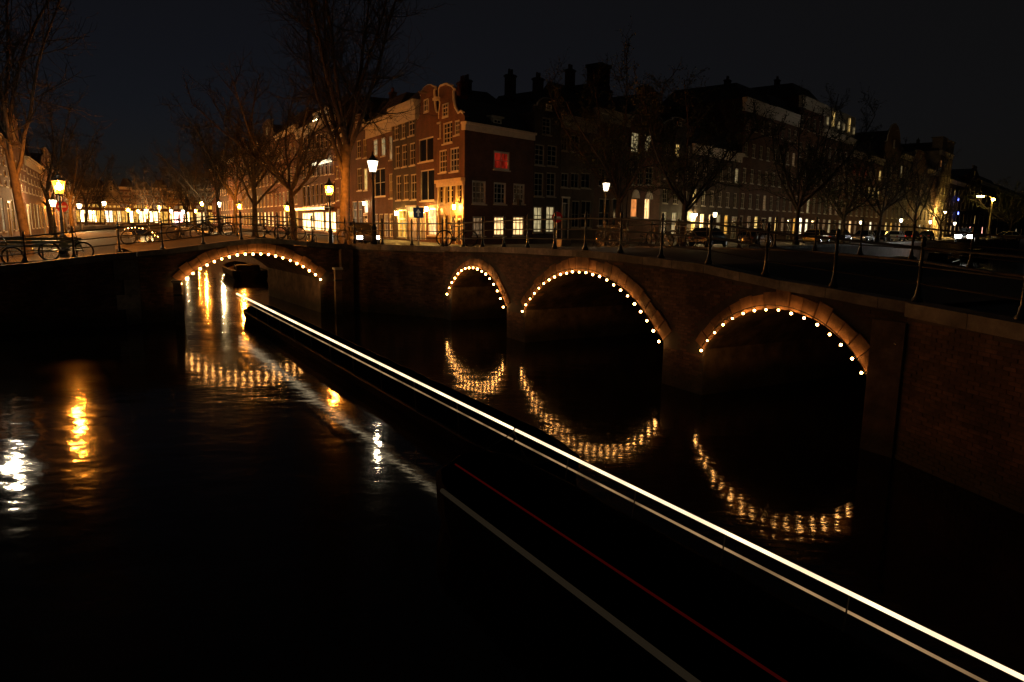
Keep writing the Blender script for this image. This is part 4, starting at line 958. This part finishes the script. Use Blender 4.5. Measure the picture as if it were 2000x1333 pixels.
# ------------------------------------------------------------------ bicycles
def bike_meshes():
    wh = MB(); r_ = .34; n = 18
    for rad, tb in ((r_,.02),(r_-.03,.012)):
        pts = [(rad*math.cos(2*math.pi*k/n),0,rad*math.sin(2*math.pi*k/n)) for k in range(n+1)]; wh.tube(pts, tb, 5, cap=False)
    sp_ = MB()
    for k in range(12): a = 2*math.pi*k/12; sp_.tube([(.02*math.cos(a),0,.02*math.sin(a)),(.32*math.cos(a),0,.32*math.sin(a))], .004, 3, cap=False)
    sp_.tube([(0,-.05,0),(0,.05,0)], .025, 6)
    fr = MB(); B_, S, Hd = Vector((.42,0,.30)), Vector((.28,0,.82)), Vector((.90,0,.86))
    rear, frt = Vector((0,0,.34)), Vector((1.08,0,.34)); Hl = Hd+(frt-Hd)*.22
    for a, b, q in ((B_,S,.018),(B_,Hl,.02),(S*.92+Hd*.08,Hd*.98+S*.02,.018),(rear,B_,.012),(rear,S*.93+B_*.07,.011),(Hd,Hl,.022),(Hl,frt,.014)): fr.tube([a,b], q, 6)
    fr.tube([rear+Vector((-.15,0,.42)),rear+Vector((.3,0,.42))], .012, 5); fr.tube([rear,rear+Vector((-.12,0,.42))], .008, 4)
    hb_ = MB(); top = Hd+Vector((-.03,0,.16)); hb_.tube([Hd,top], .014, 6); hb_.tube([top+Vector((-.2,-.29,.0)),top+Vector((-.05,-.26,.05)),top,top+Vector((-.05,.26,.05)),top+Vector((-.2,.29,.0))], .013, 6)
    sd_ = MB(); sd_.tube([S,S+Vector((-.03,0,.12))], .014, 6); c = S+Vector((-.05,0,.15)); sd_.hexa([c+Vector(q) for q in ((-.13,-.1,-.03),(.14,-.02,-.02),(.14,.02,-.02),(-.13,.1,-.03),(-.13,-.1,.03),(.14,-.025,.02),(.14,.025,.02),(-.13,.1,.03))])
    ck = MB(); ck.lathe([(.09,-.006),(.09,.006)], 12); ck.v = [(B_.x+x,z+.03,B_.z+y) for x,y,z in ck.v]; ck.tube([B_+Vector((0,.06,0)),B_+Vector((.12,.06,-.12))], .01, 5); ck.tube([B_+Vector((0,-.06,0)),B_+Vector((-.12,-.06,.12))], .01, 5); ck.box(B_.x+.07,.06,B_.z-.14,B_.x+.17,.15,B_.z-.11); ck.box(B_.x-.17,-.15,B_.z+.11,B_.x-.07,-.06,B_.z+.14)
    d = dict(tyre=wh, spokes=sp_, frame=fr, handlebar=hb_, saddle=sd_, crank=ck); o = {}
    for k, m in d.items():
        me = m.mesh(k); me.materials.append(M_rubber if k in ('tyre','saddle') else (M_chrome if k in ('spokes','handlebar') else M_iron)); o[k] = me
    return o
BK = bike_meshes()
def bike(P, rz, label, lean=.12):
    e = empty('bicycle', P, rz, label, 'bicycle', 'bicycles leaning along railings'); e.rotation_euler = (lean, 0, rz)
    f_ = obj('frame', BK['frame'], None, e); obj('crank', BK['crank'], None, f_); obj('handlebar', BK['handlebar'], None, e); obj('saddle', BK['saddle'], None, e)
    for x in (0,1.08):
        w_ = obj('wheel', BK['tyre'], None, e, (x,0,.34)); obj('spokes', BK['spokes'], None, w_)
def bike_on(B, x, y, label, flip=False, turn=0., lean=.12):
    p = bpts(B, y, [x])[0]; p.z -= .03; bike(p, ang(B.D)+(math.pi if flip else 0)+turn, label, lean)
bike_on(BL, -6.5, .5, 'bicycle leaning on the railing before the bench at the left edge', lean=-.1)
bike_on(BL, -4.3, .55, 'bicycle with its front wheel beside the end of the bench', lean=-.1)
bike_on(BL, 1.0, 8.0, 'bicycle with pale wheel on the back railing over the single arch, leftmost there')
bike_on(BL, 2.4, 8.05, 'second bicycle on the back railing over the single arch')
bike_on(BL, 3.6, 8.0, 'third bicycle on the back railing over the single arch', True, lean=-.12)
bike_on(BL, 5.2, 8.1, 'fourth bicycle on the back railing near the orange lantern')
bike((slope(868)*29.6, 29.6, 3.07), .25, 'dark bicycle parked at the railing where the right bridge begins', .06)
bike((slope(700)*33.2, 33.2, 2.98), 2.6, 'bicycle at the foot of the white corner lantern', .1)
bike((slope(1165)*38.5, 38.5, 2.55), .8, 'bicycle parked below the lone white lantern', .1)
bike((slope(1250)*39.5, 39.5, 2.52), 1.1, 'bicycle beyond the back railing of the right bridge, right of the lone white lantern', .1)
for i_, (x_, nm_) in enumerate([(-.6,'farther bicycle on the right bridge back railing, at its left end'),(1.4,'bicycle chained to the right bridge back railing, second from its left end'),(3.2,'bicycle chained to the right bridge back railing, third from its left end'),(5.6,'bicycle on the right bridge back railing above the wide middle arch'),(8.3,'lone bicycle on the right bridge back railing right of the wide arch crown')]):
    bike_on(BR, x_, 8.0, nm_, bool(i_ % 2), random.uniform(-.1,.1), .1 if not i_ % 2 else -.1)
for i_, (x_, nm_) in enumerate([(-1.0,'bicycle at the left end of the left bridge back railing'),(6.2,'bicycle at the right end of the left bridge back railing')]):
    bike_on(BL, x_, 7.95, nm_, False, .08)
bike((slope(612)*40, 40, 2.6), 2.2, 'bicycle parked left of the orange lantern post', .1)

# ------------------------------------------------------------------ bench
bp_ = bpts(BL, 1.5, [-4.5])[0]; e = empty('park_bench', (bp_.x,bp_.y,2.34), ang(DLB), 'slatted park bench behind the left bridge railing', 'bench')
M_bench = mat('bench_paint', (.16,.19,.14), .4)
for k in range(4): obj('seat_slat', MB().box(-1.3,-.22+k*.12,.43,1.3,-.12+k*.12,.465), M_bench, e)
for k in range(3): obj('back_slat', MB().box(-1.3,.30+k*.02,.56+k*.13,1.3,.33+k*.02,.67+k*.13), M_bench, e)
for x in (-1.1,0,1.1): mb = MB(); mb.tube([(x,-.2,0),(x,-.16,.43),(x,.2,.43),(x,.3,.5),(x,.38,.95)], .025, 5); mb.tube([(x,.3,0),(x,.2,.43)], .025, 5); obj('leg', mb, M_iron, e)

# ------------------------------------------------------------------ signs
def sign_post(px, Y, zg, py, label, kind):
    p = atY(px, py, Y); e = empty('traffic_sign', (p.x, Y, zg), math.atan2(-p.x, Y)*.6, label, 'sign'); h = p.z-zg
    mb = MB(); mb.tube([(0,.04,0),(0,.04,h+.35)], .03, 6); obj('pole', mb, mat('grey_pole',(.3,.3,.3),.4,.6), e)
    if kind == 'no_entry':
        mb = MB(); mb.prism([(.3*math.cos(2*math.pi*k/20), h+.3*math.sin(2*math.pi*k/20)) for k in range(20)], -.01, .01); obj('disc', mb, mat('sign_red',(.5,.02,.015),.4), e)
        obj('bar', MB().box(-.21,-.016,h-.05,.21,-.0105,h+.05), mat('sign_white',(.75,.75,.72),.4), e)
    else:
        obj('board', MB().box(-.26,-.01,h-.26,.26,.01,h+.26), mat('sign_blue',(.012,.03,.12),.4), e)
        mb = MB(); mb.prism([(-.035,h-.18),(.035,h-.18),(.035,h+.0),(.12,h-.0),(0,h+.19),(-.12,h+.0),(-.035,h+.0)], -.016, -.0105); obj('arrow', mb, mat('sign_white',(.75,.75,.72),.4), e)
sign_post(1088, 40, 2.6, 425, 'round red no-entry sign behind the right bridge railing', 'no_entry')
sign_post(817, 36, 2.75, 416, 'square dark sign with upward arrow before the dark narrow-windowed house', 'arrow')
sign_post(121, 40, 2.3, 404, 'round red no-entry sign under the left orange lantern', 'no_entry')
p = atY(1101, 474, 41); obj_ = obj('utility_box', MB().box(-.38,-.2,0,.38,.2,.75), mat('pale_box',(.55,.5,.3),.5), None, (p.x,41,2.5), .7); tag(obj_, 'pale low utility box on the street right of the no-entry sign', 'utility box')

# ------------------------------------------------------------------ cars
E_HEAD = emit('headlight', (1,.92,.75), 60); E_TAIL = emit('tail_light', (1,.04,.02), 1.2)
def car(P, rz, label, c, lights=None, s=1.0, van=False):
    e = empty('parked_car' if not lights else 'car', P, rz, label, 'car', 'cars along the quays'); e.scale = (s,)*3
    paint = mat('car_paint_%d' % int(sum(c)*1000), c, .25, .3, .08, spec=.6)
    st = [(-2.05,.40,.62,.70),(-1.95,.28,.86,.78),(-1.5,.24,.93,.84),(-.4,.22,.93,.86),(.75,.22,.92,.86),(1.4,.24,.82,.83),(1.95,.28,.70,.74),(2.08,.38,.55,.64)]
    mb = MB(); ring = []
    for x, zb, zt, hw in st:
        r_ = []
        for y, z in ((-hw*.92,zb),(-hw,(zb+zt)/2),(-hw*.95,zt),(hw*.95,zt),(hw,(zb+zt)/2),(hw*.92,zb)): r_.append(len(mb.v)); mb.v.append((x,y,z))
        ring.append(r_)
    for a, b in zip(ring, ring[1:]):
        for k in range(6): j = (k+1) % 6; mb.f.append((a[k],b[k],b[j],a[j]))
    mb.f.append(tuple(ring[0])); mb.f.append(tuple(reversed(ring[-1]))); obj('body', mb, paint, e)
    if van: low = [(-1.95,.9),(1.45,.85)]; top = [(-1.9,1.8),(.75,1.8)]
    else: low = [(-1.75,.9),(1.15,.88)]; top = [(-1.15,1.42),(.35,1.44)]
    hl, ht = .82, .62
    q = [(low[0][0],-hl,low[0][1]),(low[1][0],-hl,low[1][1]),(low[1][0],hl,low[1][1]),(low[0][0],hl,low[0][1]),(top[0][0],-ht,top[0][1]),(top[1][0],-ht,top[1][1]),(top[1][0],ht,top[1][1]),(top[0][0],ht,top[0][1])]
    mb = MB(); mb.hexa(q); obj('glasshouse', mb, M_glass, e)
    mb = MB(); mb.hexa([(top[0][0]-.03,-ht-.02,top[0][1]-.01),(top[1][0]+.03,-ht-.02,top[1][1]-.01),(top[1][0]+.03,ht+.02,top[1][1]-.01),(top[0][0]-.03,ht+.02,top[0][1]-.01),(top[0][0]+.1,-ht+.08,top[0][1]+.06),(top[1][0]-.1,-ht+.08,top[1][1]+.06),(top[1][0]-.1,ht-.08,top[1][1]+.06),(top[0][0]+.1,ht-.08,top[0][1]+.06)])
    for y, y2 in ((-hl-.01,-ht-.01),(hl+.01,ht+.01)):
        for xl, xt in ((low[0][0],top[0][0]),(low[1][0],top[1][0]),((low[0][0]+low[1][0])/2,(top[0][0]+top[1][0])/2)): mb.tube([(xl,y,.9),(xt,y2,top[0][1])], .045, 5)
    obj('roof', mb, paint, e)
    for x in (-1.3,1.32):
        for y in (-.8,.8):
            w_ = MB(); w_.lathe([(.2,-.1),(.31,-.09),(.31,.09),(.2,.1)], 14); w_.v = [(x+a,y+c_,.31+b) for a,b,c_ in w_.v]; wo = obj('wheel', w_, M_rubber, e)
            h_ = MB(); h_.lathe([(.03,-.115),(.18,-.105),(.18,.105),(.03,.115)], 10); h_.v = [(x+a,y+c_,.31+b) for a,b,c_ in h_.v]; obj('hubcap', h_, M_chrome, wo)
    for y in (-.55,.55):
        obj('headlight', MB().box(1.98,y-(.26 if lights == 'bright' else .16),.5,2.1,y+(.26 if lights == 'bright' else .16),.78 if lights == 'bright' else .66), E_HEAD if lights == 'head' else (emit('headlight_bright',(1,.95,.85),260) if lights == 'bright' else M_chrome), e)
        obj('tail_light', MB().box(-2.09,y-.14,.6,-1.99,y+.14,.76), E_TAIL if lights == 'tail' else mat('red_plastic',(.25,.01,.01),.3), e)
aRd = ang(DR)
def car_line(px, off, rz, lb, c, **k):
    O = QR+Vector((-.758,.652,0))*off; P, t = online(px, O, DR); car((P.x,P.y,ZS+.01), rz, lb, c, **k)
car_line(1385, .8, aRd, 'dark car parked on the right quay below the first white lantern', (.02,.02,.025))
car_line(1475, .8, aRd, 'grey car parked on the right quay before the tall brick houses', (.12,.12,.13))
car_line(1596, .6, aRd, 'pale yellow estate car parked on the right quay', (.65,.5,.14), van=False)
car_line(1642, .8, aRd, 'dark blue car parked right of the pale yellow one', (.02,.03,.07))
car_line(1688, .8, aRd+math.pi, 'silver car parked under the third white lantern', (.35,.35,.36))
car_line(1722, .8, aRd, 'black car parked before the house with rounded gable', (.012,.012,.012))
car_line(1752, .8, aRd, 'white car parked near the fourth white lantern', (.6,.6,.58))
car_line(1782, .8, aRd, 'red-lit dark car parked left of the yellow-lit tall house', (.06,.01,.01), lights='tail')
car_line(1812, .8, aRd, 'dark car parked under the fifth white lantern', (.02,.02,.02))
p = atY(1890, 458, 96); car((p.x, 96, ZS), -math.atan2(1,-.2)-.5, 'car with dazzling white headlights facing the viewer at the far right', (.05,.05,.05), lights='bright', s=1.3)
p = atY(1965, 470, 118); car((p.x, 118, 2.62), math.pi, 'light car parked beneath the rounded green tree', (.5,.45,.3))
# added car, standing in for the headlight trails behind the railings
car((slope(700)*46, 46, ZS+.02), ang(DL)+math.pi, 'added car with lit headlamps in place of headlight trails behind the big bare tree', (.05,.05,.055), lights='head')

# ------------------------------------------------------------------ small far bridge with bulbs on the left canal
cF = Vector((slope(263)*118, 118, 0)); BF = Bridge('arched_bridge', 'small far brick bridge with a bulb-lit arch beyond the left bridge', tuple((cF-Vector((.83,.5578,0))*3.3)[:2]), DLB, -9, 16, 6, [(0,6.6,1.2,2.7)], [(-9,2.6),(3.3,3.35),(16,2.6)])
BF.build(); BF.caps(2.5)
light_string(BF, 0, 15, 'string of warm bulbs lining the small far bridge', sz=1.3)
railing('iron railing on the small far bridge', bpts(BF, .12, frange(-8.5,15.5,2.4)))

# ------------------------------------------------------------------ boats
def hull(L, B_, fb, taper=4., stern=.8, n=26, sheer=.25):
    """stations along x from stern 0 to bow L -> (x, half breadth, gunwale z)"""
    st = []
    for i in range(n+1):
        x = L*i/n; u_ = max(0,(x-(L-taper))/taper); b = B_/2*(math.sqrt(max(0,1-u_**2.2)) if u_ > 0 else 1)
        v_ = max(0,(stern-x)/max(stern,.01)); b *= 1-.35*v_*v_
        st.append((x, max(b,.02), fb+sheer*u_*u_))
    return st
def boat(P, rz, st, label, hm, dm, depth=.35, name='stand_in_boat', cabin=None, thw=0):
    e = empty(name, P, rz, label, 'boat'); h = MB(); d = MB(); g = MB(); rows = []
    for x, b, z in st:
        r_ = []
        for y, zz in ((-b,z),(-b*.97,z*.5),(-b*.8,-.15),(0,-.35),(b*.8,-.15),(b*.97,z*.5),(b,z)): r_.append(len(h.v)); h.v.append((x,y,zz))
        rows.append(r_)
    for a, c in zip(rows, rows[1:]):
        for k in range(6): h.f.append((a[k],c[k],c[k+1],a[k+1]))
    h.f.append(tuple(reversed(rows[0]))); obj('hull', h, hm, e, smooth=False)
    for (xa,ba,za),(xb,bb,zb) in zip(st, st[1:]):
        ia, ib = max(ba-.16,.005), max(bb-.16,.005)
        d.quad((xa,-ia,za-depth),(xb,-ib,zb-depth),(xb,ib,zb-depth),(xa,ia,za-depth))
        for s_ in (-1,1):
            g.quad((xa,s_*ba,za),(xb,s_*bb,zb),(xb,s_*ib,zb+.02),(xa,s_*ia,za+.02)); g.quad((xa,s_*ia,za+.02),(xb,s_*ib,zb+.02),(xb,s_*ib,zb-depth),(xa,s_*ia,za-depth))
    obj('deck', d, dm, e); obj('gunwale', g, hm, e)
    for k in range(thw):
        x = st[0][0]+(st[-1][0]-4)*(k+1)/(thw+1); b = interp([(q[0],q[1]) for q in st], x)-.16; z = interp([(q[0],q[2]) for q in st], x); obj('bench_seat', MB().box(x,-b,z-.14,x+.42,b,z-.09), dm, e)
    if cabin:
        xa, xb, b, z0, z1 = cabin; mb = MB(); mb.hexa([(xa,-b,z0),(xb,-b*.8,z0),(xb,b*.8,z0),(xa,b,z0),(xa+.1,-b*.9,z1),(xb-.4,-b*.7,z1),(xb-.4,b*.7,z1),(xa+.1,b*.9,z1)]); c_ = obj('cabin', mb, hm, e)
        n = max(2,int((xb-xa)/1.2))
        for k in range(n):
            x = xa+.25+(xb-xa-.9)*k/n
            for s_ in (-1,1): zz = (z0+z1)/2; obj('window', MB().box(x,s_*b*.93-.03,zz-.1,x+(xb-xa-.9)/n*.7,s_*b*.93+.03,zz+.2), M_glass, c_)
    return e
M_hull = mat('dark_hull', (.0015,.0013,.0012), .7, var=.3, spec=.02); M_deckw = mat('deck_planks', (.07,.045,.028), .55, var=.35, scale=4)
# two added dark boats: their glowing tubes imitate a passing boat's light trail
M_cover = mat('void_black_cover', (.0012,.001,.001), .9, var=.3, bump=.3, bscale=5, spec=.0)  # added cover, near black so the hulls vanish beneath the trail tubes
T0 = Vector((3.62, 4.26, 0)); T1 = Vector((-11.6, 29.4, 0)); td = (T1-T0).normalized(); tn = Vector((-td.y, td.x, 0))   # tn points to the left
E_BT = emit('trail_glow', (1,.78,.46), 1.7, .25, .6); E_BL = emit('trail_glow_low', (1,.60,.28), .28, .5, .8)
def trail_boat(x0, x1, W_, side, label, taper, stern, fb=.62):
    """x measured from T0 along the line; side -1: hull lies left of the light line"""
    P = T0+td*x0+tn*(W_/2)*(-side); L = x1-x0; st = hull(L, W_, fb, taper, stern, 30, .12)
    b = boat((P.x,P.y,0), ang(td), st, label, M_hull, M_deckw, .3)
    cv = MB(); g = []
    for x, hb_, z in st[1:-1]:
        r_ = []
        for k in range(9):
            u_ = -1+k/4; r_.append(len(cv.v)); cv.v.append((x, u_*max(hb_-.08,.01), z+.03+.16*(1-u_*u_)+.012*math.sin(x*5+k)))
        g.append(r_)
    for a, c in zip(g, g[1:]):
        for k in range(8): cv.f.append((a[k],c[k],c[k+1],a[k+1]))
    obj('cover', cv, M_cover, b, smooth=True)
    def foot(x, y):
        hb_ = interp([(q[0],q[1]) for q in st], x); return (x, math.copysign(min(abs(y), max(hb_-.04,.01)), y), fb+.0)
    def strip(sd_, name, m, rad, dz, inset, cut=0.):
        mb = MB(); pts = [(.03+(L-.06-cut)*k/24, sd_*(W_/2-inset), fb+dz) for k in range(25)]; mb.tube(pts, rad if not isinstance(rad, tuple) else [rad[0]+(rad[1]-rad[0])*k/24 for k in range(25)], 8); return obj(name, mb, m, b, smooth=True), pts
    return b, strip, foot
BF_, strip, foot = trail_boat(6.9, (T1-T0).length, 1.5, 1, 'far added black boat with glowing tubes imitating a light trail, leaving the left bridge arch', 1.4, 1.8, .36)
s1, pts = strip(1, 'trail_tube', E_BT, (.021,.042), .62, 0)
for x, y, z in pts[::2]: obj('stanchion', MB().tube([foot(x,y),(x,y,z-.02)], .01, 5), M_iron, s1)
strip(1, 'lower_trail_tube', E_BL, (.013,.024), .45, 0)
BN_, strip, foot = trail_boat(-4, 6.88, 1.7, -1, 'near added black boat with glowing tubes imitating a light trail at the lower right', 1.3, .9)
s1, pts = strip(-1, 'trail_tube', E_BT, (.016,.021), .36, 0)
for x, y, z in pts[::3]: obj('stanchion', MB().tube([foot(x,y),(x,y,z-.02)], .008, 5), M_iron, s1)
strip(-1, 'lower_trail_tube', E_BL, (.013,.013), .19, 0)
strip(1, 'dim_trail_strip', emit('trail_glow_dim', (1,.72,.42), .013), .03, .03, .06, .9)  # glowing tubes added in place of the dim and red trail lines
strip(1, 'red_trail_line', emit('trail_glow_red', (1,.03,.02), .022), .012, .19, .45, .5)
# moored boats
boat((slope(488)*47, 47, 0), ang(DL), hull(8,2.4,.7,2.6), 'small boat moored beyond the left bridge, seen through its arch', M_hull, M_deckw, cabin=(1.5,3.6,.8,.6,1.0), name='moored_boat', thw=1)
for px, Y, L, lb in [(1752,60,9,'dark boat moored along the right quay, nearest the bridge'),(1832,74,9,'dark cabin boat moored along the right quay, second from the bridge'),(1900,92,10,'covered boat moored before the dazzling headlights')]:
    boat((slope(px)*Y, Y, 0), ang(DR), hull(L,2.6,.8,2.6), lb, M_hull, M_deckw, cabin=(1.2,L-3.4,.95,.7,1.7), name='moored_boat')
